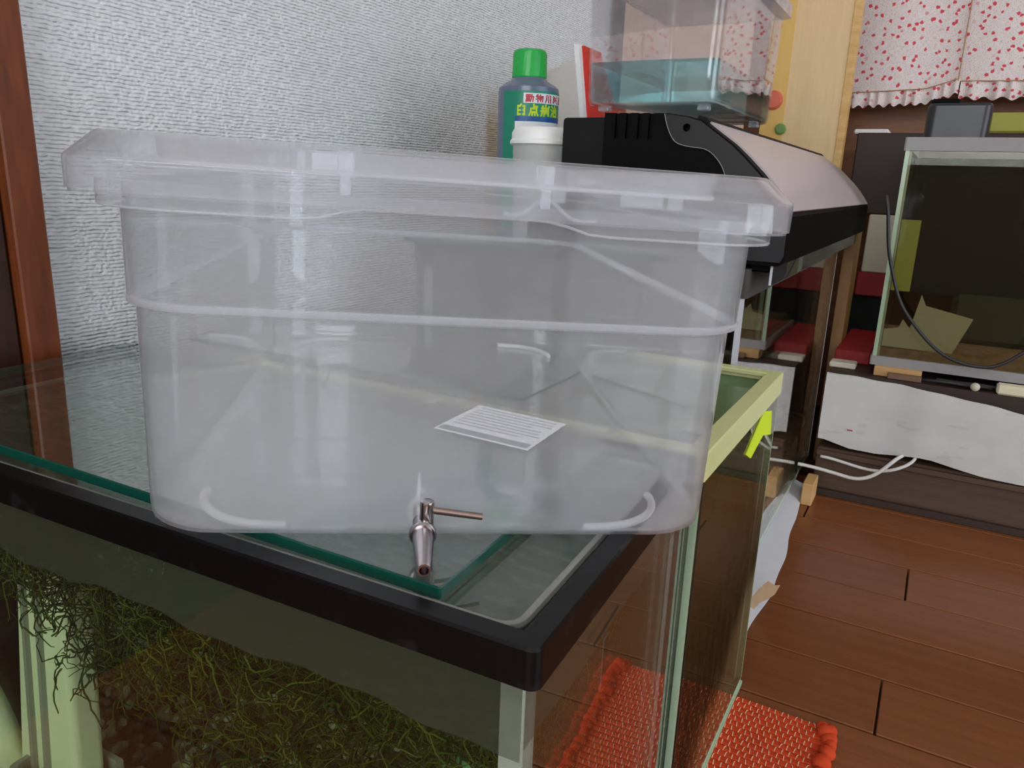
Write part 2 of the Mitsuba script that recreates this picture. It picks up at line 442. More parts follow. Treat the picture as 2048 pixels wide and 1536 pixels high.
# floor: planks running along x, each a board of its own over a dark bed
struct('floor', bx(WX, 2.3, -2.2, 1.8, -0.06, -0.012), 'm_subfloor', 'brown wooden plank floor')
W, row = 0.104, 0
yy = 1.262
while yy > -0.35:
    seams = {0: [-0.35, 0.55, 1.45], 1: [-0.02, 0.88, 1.8], 2: [0.60, 1.5], 3: [0.144, 1.04], 4: [0.42, 1.3], 5: [-0.1, 0.80, 1.7], 6: [0.130, 1.03]}[row % 7]
    xs = [WX] + [s for s in seams if WX < s < 2.3] + [2.3]
    for a, b in zip(xs[:-1], xs[1:]):
        part('floor__plank', bx(a + 0.0011, b - 0.0011, yy - W + 0.0012, yy - 0.0012, -0.012, 0.0 - 0.0002 * (row % 2), 0.0010), f'm_plank_{(row * 2 + int(10 * (a + 1))) % 3}')
    yy -= W
    row += 1
part('floor__board', bx(WX, 2.3, -2.2, yy, -0.012, 0.0), 'm_plank_0')

# ------------------------------------------------------------------ black-rimmed tank in front
AX0, AX1, AY0, AY1, AT = -0.550, 0.0, 0.0, 0.252, 0.36
t = thing('fish_tank', 'glass fish tank with a black rim in front, full of moss', 'fish tank')
prof = [(0.0, AT - 0.0185), (0.0, AT - 0.0012), (0.0012, AT), (0.0108, AT), (0.0120, AT - 0.0012), (0.0122, AT - 0.0107), (0.0215, AT - 0.0107), (0.0215, AT - 0.0135), (0.0035, AT - 0.0135), (0.0035, AT - 0.0185)]
part(t + '__rim', frame_ring(AX0, AX1, AY0, AY1, prof, 0.005), 'm_black_rim')
g = 0.005
part(t + '__front_pane', bx(AX0 + 0.003, AX1 - 0.003, AY0 + 0.0036, AY0 + 0.0036 + g, 0.006, AT - 0.0140), 'm_glass_low')
part(t + '__back_pane', bx(AX0 + 0.003, AX1 - 0.003, AY1 - 0.0036 - g, AY1 - 0.0036, 0.006, AT - 0.0140), 'm_glass')
part(t + '__side_pane', bx(AX1 - 0.0036 - g, AX1 - 0.0036, AY0 + 0.009, AY1 - 0.009, 0.006, AT - 0.0140), 'm_glass')
part(t + '__side_pane', bx(AX0 + 0.0036, AX0 + 0.0036 + g, AY0 + 0.009, AY1 - 0.009, 0.006, AT - 0.0140), 'm_glass')
part(t + '__bottom_pane', bx(AX0 + 0.003, AX1 - 0.003, AY0 + 0.003, AY1 - 0.003, 0.0, 0.006), 'm_glass_green')
for sx in (0, 1):
    for sy in (0, 1):
        cx = AX1 - 0.009 if sx else AX0 + 0.009
        cy = AY1 - 0.009 if sy else AY0 + 0.009
        dx, dy = (-1 if sx else 1), (-1 if sy else 1)
        pts = [(cx, cy), (cx + dx * 0.011, cy), (cx + dx * 0.007, cy + dy * 0.0025), (cx + dx * 0.0025, cy + dy * 0.007), (cx, cy + dy * 0.011)]
        part(t + '__silicone_seam', trimesh.creation.extrude_polygon(Polygon(pts), AT - 0.025, engine='earcut').apply_translation([0, 0, 0.008]), 'm_silicone')
WZ = 0.307
film = prism_y([(AX0 + 0.010, 0.3455), (AX1 - 0.010, 0.3455)] + [(x, 0.3010 + 0.0022 * math.sin(x * 43) + 0.0012 * math.sin(x * 131)) for x in np.linspace(AX1 - 0.010, AX0 + 0.010, 60)], AY0 + 0.0087, AY0 + 0.0092)
part(t + '__lime_film', film, 'm_lime_film', label='grey-green lime film above the water line')
film = prism_x([(AY0 + 0.010, 0.3455), (AY1 - 0.010, 0.3455)] + [(y, 0.3040 + 0.0016 * math.sin(y * 60)) for y in np.linspace(AY1 - 0.010, AY0 + 0.010, 30)], AX1 - 0.0092, AX1 - 0.0087)
part(t + '__lime_film', film, 'm_lime_film')
part(t + '__backdrop', bx(AX0 + 0.003, AX1 - 0.003, AY1 - 0.0034, AY1 - 0.0026, 0.006, AT - 0.012), 'm_back_dark', label='dark backdrop')
water = solo('tank_water', bx(AX0 + 0.0095, AX1 - 0.0095, AY0 + 0.0095, AY1 - 0.0095, 0.0065, WZ), 'm_water', 'water filling the black-rimmed tank to just under its rim', 'water')
# inner clear lid lying in the rim, with a raised bead round its corner
lid_t = thing('inner_cover', 'clear grimy inner lid with rounded corners lying in the black rim', 'lid')
lx, ly, lhw, lhl = (AX0 + AX1) / 2, (AY0 + AY1) / 2, (AX1 - AX0) / 2 - 0.0172, (AY1 - AY0) / 2 - 0.0172
zl = AT - 0.0105
part(lid_t + '__sheet', loft([rring(lhw, lhl, 0.012, zl, 6, 4, lx, ly), rring(lhw, lhl, 0.012, zl + 0.0022, 6, 4, lx, ly)]), 'm_inner_lid', 30)
part(lid_t + '__bead', loft([rring(lhw - i, lhl - i, 0.012 - i, zl + 0.0022 + z, 6, 4, lx, ly) for i, z in ((0.0005, 0.0), (0.0008, 0.0020), (0.0022, 0.0028), (0.0040, 0.0020), (0.0044, 0.0))], close=False, cap0=False, cap1=False), 'm_lid_bead', 40)


# glass cover plate lying over the tank, its left end on the rim
def plate(key, x0, x1, y0, y1, za, xa, slope, th, label, catg):
    k = thing(key, label, catg)
    def tilt(m):
        v = np.array(m.vertices)
        v[:, 2] += za + (xa - v[:, 0]) * slope
        m.vertices = v
        return m
    c, e = 0.0008, 0.0002
    part(k + '__pane', tilt(cat(bx(x0 + c, x1 - c, y0 + c, y1 - c, -th, 0))), 'm_glass_grey')
    def rimring():
        rings = [rring((x1 - x0) / 2 - i, (y1 - y0) / 2 - i, 0.0012, z, 3, 1, (x0 + x1) / 2, (y0 + y1) / 2) for i, z in ((c, -th + e), (0, -th + c), (0, -c), (c, -e))]
        return loft(rings, cap0=False, cap1=False)
    part(k + '__edge', tilt(rimring()), 'm_edge_dark', label='dark green cut edge')
    return k


plate('glass_cover', -0.556, -0.058, 0.022, 0.252, 0.3596, -0.058, 0.014, 0.0068, 'thick glass plate with dark green edges lying under the plastic tub', 'glass plate')

# moss, gravel and the corner filter inside
def strand(p, d, n, step, curl, r):
    pts = [np.array(p, float)]
    d = np.array(d, float)
    for _ in range(n):
        d = d + rng.normal(0, curl, 3)
        d /= np.linalg.norm(d)
        pts.append(pts[-1] + d * step)
    q = np.array(pts)
    q[:, 0] = np.clip(q[:, 0], AX0 + 0.014, AX1 - 0.014)
    q[:, 1] = np.clip(q[:, 1], AY0 + 0.0125, AY1 - 0.014)
    q[:, 2] = np.clip(q[:, 2], 0.03, WZ - 0.002)
    return tube(q, np.linspace(r, r * 0.5, len(q)), 3, 1)


ms, ms2 = [], []
for k in range(4200):
    x = -0.46 + 0.452 * rng.random() ** 0.8
    u = (x + 0.46) / 0.452
    depth = 0.030 + 0.17 * u ** 1.3 + 0.02 * math.sin(54 * x)
    z = WZ - 0.006 - depth * rng.random() ** 1.3
    p = (x, 0.014 + 0.14 * rng.random() ** 1.6, z)
    m = strand(p, rng.normal(0, 1, 3) * (1, 0.6, 0.8), 9, 0.0042, 0.45, 0.00045 + 0.0004 * rng.random())
    (ms2 if rng.random() < 0.25 else ms).append(m)
k = thing('aquatic_moss', 'tangled green moss floating under the surface of the black-rimmed tank', 'moss')
labels[k]['kind'] = 'stuff'
part(k + '__strand_mass', cat(*ms), 'm_moss', True, kind='stuff')
part(k + '__light_strand_mass', cat(*ms2), 'm_moss_light', True, kind='stuff')
ico = trimesh.creation.icosphere(subdivisions=1, radius=1.0)


def pebbles(n, x0, x1, y0, y1, z0, z1, r0, r1, seed):
    q = np.random.default_rng(seed)
    out = []
    for _ in range(n):
        m = ico.copy()
        v = np.array(m.vertices) * (1 + 0.22 * q.normal(0, 1, (len(m.vertices), 1)).clip(-1, 1)) * (r0 + (r1 - r0) * q.random()) * (0.7 + 0.6 * q.random(3))
        m.vertices = v + [x0 + (x1 - x0) * q.random(), y0 + (y1 - y0) * q.random(), z0 + (z1 - z0) * q.random()]
        out.append(m)
    return cat(*out)


k = thing('gravel', 'dark gravel bed on the bottom of the black-rimmed tank', 'gravel')
labels[k]['kind'] = 'stuff'
part(k + '__dark_grains', cat(bx(AX0 + 0.012, AX1 - 0.012, AY0 + 0.012, AY1 - 0.012, 0.008, 0.045), pebbles(1500, AX0 + 0.02, AX1 - 0.02, 0.018, 0.235, 0.042, 0.056, 0.003, 0.006, 1)), 'm_gravel', kind='stuff')
part(k + '__light_grains', pebbles(300, AX0 + 0.02, AX1 - 0.02, 0.02, 0.235, 0.046, 0.060, 0.003, 0.007, 2), 'm_gravel_light', kind='stuff')
k = thing('filter_tube', 'pale upright filter tube standing left in the mossy tank', 'filter')
part(k + '__body', loft([rring(0.026 + 0.010 * q, 0.012, 0.006, 0.075 + 0.19 * (1 - q), 5, 2, -0.395 - 0.024 * q, 0.054) for q in (1, 0.75, 0.5, 0.25, 0)]), 'm_filter', 30)
for xo in (-0.012, 0.004):
    part(k + '__rib', prism_y([(-0.420 + xo, 0.085), (-0.416 + xo, 0.085), (-0.396 + xo, 0.260), (-0.399 + xo, 0.260)], 0.0385, 0.0425), 'm_filter_clear')
part(k + '__basket', loft([rring(0.036, 0.024, 0.006, 0.058, 4, 2, -0.405, 0.050), rring(0.036, 0.024, 0.006, 0.094, 4, 2, -0.405, 0.050), rring(0.032, 0.020, 0.005, 0.094, 4, 2, -0.405, 0.050), rring(0.032, 0.020, 0.005, 0.066, 4, 2, -0.405, 0.050)]), 'm_filter_clear', 30)
solo('air_hose', tube([(-0.462, 0.045, 0.055), (-0.466, 0.043, 0.085), (-0.476, 0.043, 0.110), (-0.500, 0.045, 0.135), (-0.530, 0.05, 0.150)], 0.011, 12), 'm_filter', 'thick pale hose at the left end of the mossy tank', 'hose', True)
pl = thing('plastic_plant', 'mint green plastic leaves deep in the right end of the mossy tank', 'plastic plant')
for i, (x, y, z, a, l) in enumerate(((-0.066, 0.060, 0.222, 20, 0.030), (-0.050, 0.062, 0.215, -35, 0.034), (-0.082, 0.066, 0.205, 65, 0.030), (-0.036, 0.066, 0.205, -70, 0.026), (-0.062, 0.070, 0.195, 5, 0.032))):
    m = trimesh.creation.icosphere(subdivisions=3, radius=1.0)
    v = np.array(m.vertices) * [0.011, 0.0012, l / 2]
    v[:, 0] *= 1 - 0.5 * (v[:, 2] / (l / 2)) ** 2
    v[:, 1] += 0.9 * v[:, 0] ** 2 / 0.011
    m.vertices = v @ Rot.from_euler('y', a, degrees=True).as_matrix().T + [x, y, z]
    part(pl + '__leaf', m, 'm_mint', True)
part(pl + '__stem', tube([(-0.060, 0.066, 0.05), (-0.062, 0.067, 0.13), (-0.060, 0.067, 0.20)], 0.0012, 6), 'm_moss', True)
solo('thermometer_strip', bx(-0.0105, -0.0096, 0.108, 0.116, 0.268, 0.300, 0.0003), 'm_blue', 'small blue strip stuck to the right pane of the mossy tank', 'thermometer strip')

# the whole front tank stands turned by a couple of degrees
TURN = T().translate([0.002, 0, 0]).rotate([0, 0, 1], 2.3)
for key in list(scene):
    if key.split('__')[0] in ('fish_tank', 'inner_cover', 'tank_water', 'glass_cover', 'aquatic_moss', 'gravel', 'filter_tube', 'air_hose', 'thermometer_strip', 'plastic_plant'):
        scene[key]['to_world'] = TURN

# ------------------------------------------------------------------ the translucent tub with its lid and drain valve
TUB0 = np.array([-0.2109, 0.2286, 0.3652])
TUBR = (Rot.from_euler('xy', [-0.0067, 0.0367]) * Rot.from_euler('z', 0.6395)).as_matrix()


def tub(m):
    m = m.copy()
    m.vertices = np.asarray(m.vertices) @ TUBR.T + TUB0
    return m


# wall profile: (half width, front, back, corner radius, height)
HWL = [(0.122, -0.193, 0.186, 0.026, 0.0), (0.1335, -0.2055, 0.1945, 0.029, 0.0001), (0.1402, -0.2130, 0.2000, 0.032, 0.0009), (0.1428, -0.2162, 0.2030, 0.034, 0.0034), (0.1434, -0.2172, 0.2045, 0.035, 0.0085),
       (0.1440, -0.2194, 0.2075, 0.036, 0.1062), (0.1448, -0.2199, 0.2082, 0.036, 0.1078), (0.1466, -0.2210, 0.2106, 0.037, 0.1092), (0.1471, -0.2215, 0.2112, 0.037, 0.1110), (0.1474, -0.2228, 0.2124, 0.038, 0.1490)]
th = 0.0013


def tring(hw, fr_, bk, r, z, seg=8, edge=24, dx=0.0003):
    return rring(hw, (bk - fr_) / 2, r, z, seg, edge, dx, (bk + fr_) / 2)


def lower(ring, z_end, z_mid):
    """Flange hem: deeper near the corners, shallow in the middle of the short sides."""
    r = ring.copy()
    s = (r[:, 1] < -0.21) | (r[:, 1] > 0.20)
    w = 1 / (1 + np.exp(-(np.abs(r[:, 0]) - 0.050) / 0.004))
    r[:, 2] = np.where(s, z_mid + (z_end - z_mid) * w, z_end)
    return r


outer = [tring(*q) for q in HWL]
fl = [lower(tring(0.1480, -0.2236, 0.2130, 0.038, 0), 0.1515, 0.1570), lower(tring(0.1548, -0.2286, 0.2185, 0.041, 0), 0.1515, 0.1570), lower(tring(0.1556, -0.2294, 0.2192, 0.041, 0), 0.1525, 0.1580),
      tring(0.1556, -0.2294, 0.2192, 0.041, 0.1620), tring(0.1460, -0.2215, 0.2110, 0.037, 0.1620)]
inner = [tring(a - th, f + th, k - th, r - th, z + (th if i < 5 else 0.0005)) for i, (a, f, k, r, z) in enumerate(HWL)][::-1]
box_t = thing('storage_box', 'large cloudy translucent plastic tub with a steel drain valve on the glass plate', 'plastic tub')
part(box_t + '__body', tub(loft(outer + fl + inner)), 'm_polyprop', 40)
lid_prof = [(0.1607, -0.2327, 0.2232, 0.034, 0.1575), (0.1620, -0.2340, 0.2245, 0.035, 0.1578), (0.1620, -0.2340, 0.2245, 0.035, 0.1698), (0.1615, -0.2335, 0.2240, 0.0345, 0.1710), (0.1505, -0.2230, 0.2140, 0.027, 0.1810), (0.1490, -0.2215, 0.2125, 0.026, 0.1816),
            (0.1330, -0.2050, 0.1990, 0.024, 0.1816), (0.1315, -0.2035, 0.1975, 0.023, 0.1808), (0.1302, -0.2022, 0.1962, 0.022, 0.1712)]
lo = [tring(*q, 8, 10, -0.0016) for q in lid_prof]
li = [tring(a - th * (1 if i < 6 else 1), f + th, k - th, r - th, z - (0 if i == 0 else th), 8, 10, -0.0016) for i, (a, f, k, r, z) in enumerate(lid_prof)]
part(box_t + '__lid', tub(loft(lo[::-1] + li)), 'm_polyprop_lid', 40, label='clipped-on lid')
for sx in (-0.0455, 0.0365):
    part(box_t + '__lid_rib', tub(cat(bx(sx - 0.0022, sx + 0.0022, -0.2350, -0.2334, 0.1620, 0.1700, 0.0005), bx(sx - 0.0034, sx + 0.0034, -0.2325, -0.2235, 0.1690, 0.1795, 0.0006))), 'm_polyprop_rib')
for x, w in ((0.086, 0.010), (0.102, 0.0035), (0.047, 0.003)):
    part(box_t + '__lid_tab', tub(bx(x - w, x + w, -0.2085, -0.2068, 0.1640, 0.1712, 0.0005)), 'm_polyprop_rib')
# the arched bead over the grip in the flange
arch = [(0.020, 0.1592), (0.0265, 0.1592), (0.0300, 0.1612), (0.0335, 0.1642), (0.0375, 0.1655), (0.0415, 0.1642), (0.0450, 0.1612), (0.0485, 0.1590), (0.060, 0.1586)]
part(box_t + '__grip_bead', tub(tube([(x, -0.2297, z) for x, z in arch], 0.0009, 6, 4)), 'm_polyprop_rib', True)
part(box_t + '__step_bead', tub(loft([tring(hw, f, k, 0.037, z, 8, 8) for hw, f, k, z in ((0.1450, -0.2196, 0.2090, 0.1074), (0.1474, -0.2218, 0.2114, 0.1086), (0.1479, -0.2223, 0.2119, 0.1112), (0.1466, -0.2211, 0.2107, 0.1120))], close=False, cap0=False, cap1=False)), 'm_polyprop_rib', 40)
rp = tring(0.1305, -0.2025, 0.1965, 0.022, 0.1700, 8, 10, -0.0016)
part(box_t + '__added_lid_bead', tub(tube(np.vstack([rp, rp[:1]]), 0.0011, 6, 1)), 'm_polyprop_bead', True, label='milky bead added to brighten the edge of the lid recess')  # bead added to give the recess edge its bright line
rp = lower(tring(0.1552, -0.2290, 0.2188, 0.041, 0), 0.1516, 0.1571)
part(box_t + '__added_flange_bead', tub(tube(np.vstack([rp, rp[:1]]), 0.0007, 6, 1)), 'm_polyprop_rib', True)  # tube added along the hem to whiten its faint edge
# stacking ribs round the corners under the floor of the tub
for sx in (-1, 1):
    for sy in (-1, 1):
        arc = [(0.0745, 0.2085 if sy < 0 else 0.199)] + [(0.083 + 0.038 * math.sin(a), (0.1700 if sy < 0 else 0.160) + 0.038 * math.cos(a)) for a in np.linspace(0.2, 1.35, 7)] + [(0.1205, 0.168 if sy < 0 else 0.158)]
        zs = np.array([0.0032] * len(arc))
        part(box_t + '__corner_rib', tub(tube([(sx * x, sy * y, z) for (x, y), z in zip(arc, zs)], 0.0021, 8, 3)), 'm_polyprop_bead', True)
part(box_t + '__gate_mark', tub(at(lathe([(0, 0.0014), (0.0045, 0.0014), (0.0045, 0.0021), (0.0030, 0.0024), (0, 0.0018)], 24), 0.001, 0.005)), 'm_polyprop_rib', 30)
# information sticker under the floor, with rows of tiny print too small to read
st = part(box_t + '__sticker', tub(at(bx(-0.036, 0.036, -0.033, 0.033, 0.0015, 0.0018), 0.0502, -0.0492, 0, Rot.from_euler('z', -0.588).as_matrix())), 'm_sticker', label='white printed sticker')
rows = []
for i in range(8):
    x, yv = -0.031, 0.027 - 0.0058 * i
    while x < 0.030 - (0.012 if i in (3, 7) else 0):
        w = 0.0016 + 0.0022 * rng.random()
        rows.append(bx(x, x + w, yv - 0.0010, yv + 0.0010, 0.0018, 0.00195))
        x += w + 0.0008
part(box_t + '__sticker__band', tub(at(bx(-0.034, 0.034, -0.031, -0.0225, 0.0018, 0.00195), 0.0502, -0.0492, 0, Rot.from_euler('z', -0.588).as_matrix())), 'm_sticker_band', label='grey printed band')
part(box_t + '__sticker__print', tub(at(cat(*rows), 0.0502, -0.0492, 0, Rot.from_euler('z', -0.588).as_matrix())), 'm_sticker_print')
# drain valve through the short wall
VX, VZ = -0.0085, 0.0095


def along(prof, n=32):
    """Revolved about the axis that leaves the tub's front wall (local -y)."""
    m = lathe(prof, n)
    v = np.array(m.vertices)
    m.vertices = np.column_stack([v[:, 0] + VX, -v[:, 2], v[:, 1] + VZ])
    return tub(m)


v = box_t + '__drain_valve'
part(v, along([(0, 0.2005), (0.0042, 0.2005), (0.0046, 0.2030), (0.0046, 0.2170), (0.0043, 0.2180), (0.0043, 0.2290), (0, 0.2290)]), 'm_chrome', 35, label='small chromed drain valve')
part(v + '__washer', along([(0.0046, 0.2036), (0.0078, 0.2036), (0.0080, 0.2056), (0.0076, 0.2064), (0.0046, 0.2064)]), 'm_washer', 35, label='clear washer')
part(v + '__collar', along([(0, 0.2280), (0.0056, 0.2280), (0.0064, 0.2292), (0.0064, 0.2310), (0.0057, 0.2322), (0, 0.2322)]), 'm_chrome', 35)
part(v + '__nozzle', along([(0, 0.2310), (0.0046, 0.2310), (0.0050, 0.2340), (0.0047, 0.2400), (0.0041, 0.2500), (0.0034, 0.2620), (0.0030, 0.2638), (0.0021, 0.2638), (0.0019, 0.2500), (0, 0.2500)]), 'm_chrome', 35, label='tapered hose nozzle')
part(v + '__stem', tub(at(lathe([(0, 0), (0.0034, 0), (0.0034, 0.0135), (0.0031, 0.0147), (0.0022, 0.0153), (0, 0.0154)], 28), VX + 0.0018, -0.2222, VZ - 0.0015)), 'm_chrome', 35, label='upright turning stem')
part(v + '__handle', tub(tube([(VX + 0.004, -0.2222, 0.0180), (0.0200, -0.2222, 0.0148)], 0.00165, 14, 1)), 'm_steel', 40, label='thin lever')

# ------------------------------------------------------------------ empty cream-rimmed tank behind
BX0, BX1, BY0, BY1, BT = -0.46, -0.004, 0.259, 0.538, 0.36
t = thing('fish_tank', 'empty algae-stained glass tank with a pale yellow-green rim standing on the orange mat', 'fish tank')
prof = [(0, BT - 0.021), (0, BT - 0.001), (0.001, BT), (0.0135, BT), (0.0145, BT - 0.001), (0.0145, BT - 0.004), (0.010, BT - 0.004), (0.010, BT - 0.0085), (0.0022, BT - 0.0085), (0.0022, BT - 0.021)]
part(t + '__rim', frame_ring(BX0, BX1, BY0, BY1, prof, 0.002, 2), 'm_cream_rim')
g = 0.005
part(t + '__side_pane', bx(BX1 - 0.0025 - g, BX1 - 0.0025, BY0 + 0.0025, BY1 - 0.0025, 0.013, BT - 0.009), 'm_glass_algae')
part(t + '__side_pane', bx(BX0 + 0.0025, BX0 + 0.0025 + g, BY0 + 0.0025, BY1 - 0.0025, 0.013, BT - 0.009), 'm_glass_algae')
part(t + '__front_pane', bx(BX0 + 0.008, BX1 - 0.008, BY0 + 0.0025, BY0 + 0.0025 + g, 0.013, BT - 0.009), 'm_glass_green')
part(t + '__back_pane', bx(BX0 + 0.008, BX1 - 0.008, BY1 - 0.0025 - g, BY1 - 0.0025, 0.013, BT - 0.009), 'm_pane_green')
part(t + '__bottom_pane', bx(BX0 + 0.0025, BX1 - 0.0025, BY0 + 0.0025, BY1 - 0.0025, 0.008, 0.013), 'm_edge_pale')
part(t + '__tan_layer', bx(BX0 + 0.010, BX1 - 0.010, BY0 + 0.010, BY1 - 0.010, 0.0131, 0.015), 'm_tan_layer', label='flat tan layer')  # flat tan layer over the bottom pane
part(t + '__pane_edge', bx(BX1 - 0.0077, BX1 - 0.0022, BY0 + 0.0020, BY0 + 0.0026, 0.013, BT - 0.009), 'm_edge_pale')
part(t + '__pane_edge', bx(BX1 - 0.0077, BX1 - 0.0022, BY1 - 0.0026, BY1 - 0.0020, 0.013, BT - 0.009), 'm_edge_pale')
for cy, dy in ((BY0 + 0.0075, 1), (BY1 - 0.0075, -1)):
    cx = BX1 - 0.0075
    pts = [(cx, cy), (cx - 0.006, cy), (cx - 0.002, cy + dy * 0.003), (cx, cy + dy * 0.008)]
    part(t + '__silicone_seam', trimesh.creation.extrude_polygon(Polygon(pts), BT - 0.03, engine='earcut').apply_translation([0, 0, 0.015]), 'm_silicone_pale')
part(t + '__silicone_seam', bx(BX1 - 0.0024, BX1 - 0.0020, BY0 + 0.0076, BY0 + 0.0090, 0.015, BT - 0.022), 'm_silicone_black')
part(t + '__foot', bx(BX1 - 0.008, BX1 - 0.0008, BY0, BY1, 0.0035, 0.0082, 0.0005), 'm_edge_pale')
part(t + '__foot', bx(BX0 + 0.0008, BX0 + 0.008, BY0, BY1, 0.0035, 0.0082, 0.0005), 'm_edge_pale')
plate('glass_cover', -0.556, -0.16, 0.285, 0.548, 0.3652, -0.15, 0.0, 0.0050, 'greenish glass plate on the cream-rimmed tank behind the tub', 'glass plate')
tp = [(0.4630, 0.3385), (0.5040, 0.3285), (0.5150, 0.3015), (0.4730, 0.3125), (0.4250, 0.3045), (0.4030, 0.3145), (0.4230, 0.3225)]
solo('masking_tape', prism_x(tp, BX1 - 0.0022, BX1 - 0.0012), 'm_tape', 'torn lime yellow tape hanging under the cream rim of the empty tank', 'tape')

# orange knitted mat under the tanks
mt = thing('mat', 'orange knitted mat with cream stitches on the floor in front of the empty tank', 'mat')
MX0, MX1, MY0, MY1 = -0.125, 0.090, 0.235, 0.512
ribs, thr = [], []
nrow = 34
for i in range(nrow):
    y = MY0 + (MY1 - MY0) * (i + 0.5) / nrow
    pts = [(x, y + 0.0006 * math.sin(90 * x + i), 0.0030) for x in np.linspace(MX0, MX1, 6)]
    ribs.append(at(trimesh.util.concatenate([tube(pts, 0.0044, 6, 2)]), M=np.diag([1, 1, 0.72]), z=0.0008))
    for j in range(30):
        x = MX0 + 0.004 + (MX1 - MX0 - 0.014) * (j + 0.5 * (i % 2)) / 30
        if abs(x + 0.004) < 0.0 or (x < 0.0 and y > 0.26):
            if x < -0.012:
                continue
        o = 0.0010 * rng.normal()
        thr.append(tube([(x, y - 0.0036, 0.0048), (x + o * 0.5, y, 0.0066), (x + o, y + 0.0036, 0.0048)], 0.00050, 5, 1))
part(mt + '__knit', cat(*ribs), 'm_mat', 40, kind='stuff')
part(mt + '__stitches', cat(*thr), 'm_mat_thread', kind='stuff', label='cream stitches')
bul = []
for i in range(24):
    y = MY0 + (MY1 - MY0) * (i + 0.5) / 24
    for xe, s in ((MX1, 1), (MX0, -1)):
        m = trimesh.creation.icosphere(subdivisions=2, radius=1.0)
        m.vertices = np.array(m.vertices) * [0.0055 + 0.002 * rng.random(), 0.0068 + 0.001 * rng.random(), 0.0055 + 0.0015 * rng.random()] + [xe + s * 0.0015 * rng.normal(), y, 0.0058]
        bul.append(m)
for (x, y, r) in ((0.0865, 0.500, 0.0085), (0.091, 0.490, 0.0075), (0.083, 0.507, 0.007), (0.092, 0.470, 0.008), (0.089, 0.452, 0.009)):
    m = trimesh.creation.icosphere(subdivisions=2, radius=r)
    m.vertices = np.array(m.vertices) * [1, 1, 0.85] + [x, y, r * 0.87]
    bul.append(m)
part(mt + '__border', cat(*bul), 'm_mat', True, label='puffy looped border', kind='stuff')

# ------------------------------------------------------------------ tank with the black hood
HX0, HX1, HY0, HY1, HZ0, HZ1 = -0.465, -0.055, 0.560, 1.315, 0.022, 0.455
t = thing('fish_tank', 'large glass tank under a black hood beside the white wall', 'fish tank')
g = 0.006
part(t + '__side_pane', bx(HX1 - g, HX1, HY0, HY1, HZ0 + 0.008, HZ1 - 0.004), 'm_glass')
part(t + '__front_pane', bx(HX0 + g, HX1 - g, HY0, HY0 + g, HZ0 + 0.008, HZ1 - 0.004), 'm_glass')
part(t + '__back_pane', bx(HX0 + g, HX1 - g, HY1 - g, HY1, HZ0 + 0.008, HZ1 - 0.004), 'm_glass')
part(t + '__side_pane', bx(HX0, HX0 + g, HY0, HY1, HZ0 + 0.008, HZ1 - 0.004), 'm_back_dark', label='dark rear pane')
part(t + '__bottom_pane', bx(HX0, HX1, HY0, HY1, HZ0, HZ0 + 0.008), 'm_edge_pale')
part(t + '__top_frame', frame_ring(HX0 - 0.003, HX1 + 0.003, HY0 - 0.003, HY1 + 0.003, [(0, HZ1 - 0.030), (0, HZ1), (0.012, HZ1), (0.012, HZ1 - 0.005), (0.004, HZ1 - 0.005), (0.004, HZ1 - 0.030)], 0.003, 2), 'm_shaded_frame')
part(t + '__pane_edge', bx(HX1 - g, HX1 + 0.0006, HY1 + 0.0001, HY1 + 0.0008, HZ0, HZ1 - 0.03), 'm_vinyl')
part(t + '__pane_edge', bx(HX1 - g, HX1 + 0.0006, HY0 - 0.0008, HY0 - 0.0001, HZ0, HZ1 - 0.03), 'm_vinyl')
part(t + '__silicone_seam', bx(HX1 - g - 0.004, HX1 - g, HY0 + g, HY0 + g + 0.004, HZ0 + 0.008, HZ1 - 0.03), 'm_silicone_black')
part(t + '__silicone_seam', bx(HX0 + g, HX0 + g + 0.012, HY0 + g, HY0 + g + 0.003, HZ0 + 0.008, HZ1 - 0.03), 'm_silicone_pale')
k = thing('aquarium_sand', 'brown sand sloping over the floor of the hooded tank', 'sand')
labels[k]['kind'] = 'stuff'
part(k + '__bed', prism_y([(HX0 + 0.008, 0.031), (HX1 - 0.008, 0.031), (HX1 - 0.008, 0.10), (HX0 + 0.008, 0.14)], HY0 + 0.010, HY1 - 0.010), 'm_sand', kind='stuff')
solo('aquarium_back_sheet', bx(HX0 + 0.012, HX1 - 0.012, HY1 - 0.012, HY1 - 0.0075, 0.11, HZ1 - 0.01), 'm_olive', 'dark olive sheet standing at the far end inside the hooded tank', 'sheet')

# hood: a profile in x and z drawn out along y
h = thing('aquarium_hood', 'black plastic lamp hood with a curved front on the large tank', 'aquarium hood')
curve = [(-0.114, 0.597), (-0.101, 0.588), (-0.082, 0.575), (-0.069, 0.564), (-0.052, 0.548), (-0.040, 0.535), (-0.030, 0.522), (-0.023, 0.512)]
profile = [(-0.219, 0.460), (-0.026, 0.460), (-0.020, 0.464), (-0.020, 0.508)] + curve[::-1] + [(-0.129, 0.601), (-0.150, 0.604), (-0.219, 0.605)]
part(h + '__body', prism_y(profile, HY0 + 0.004, HY1 + 0.06), 'm_black', 25)
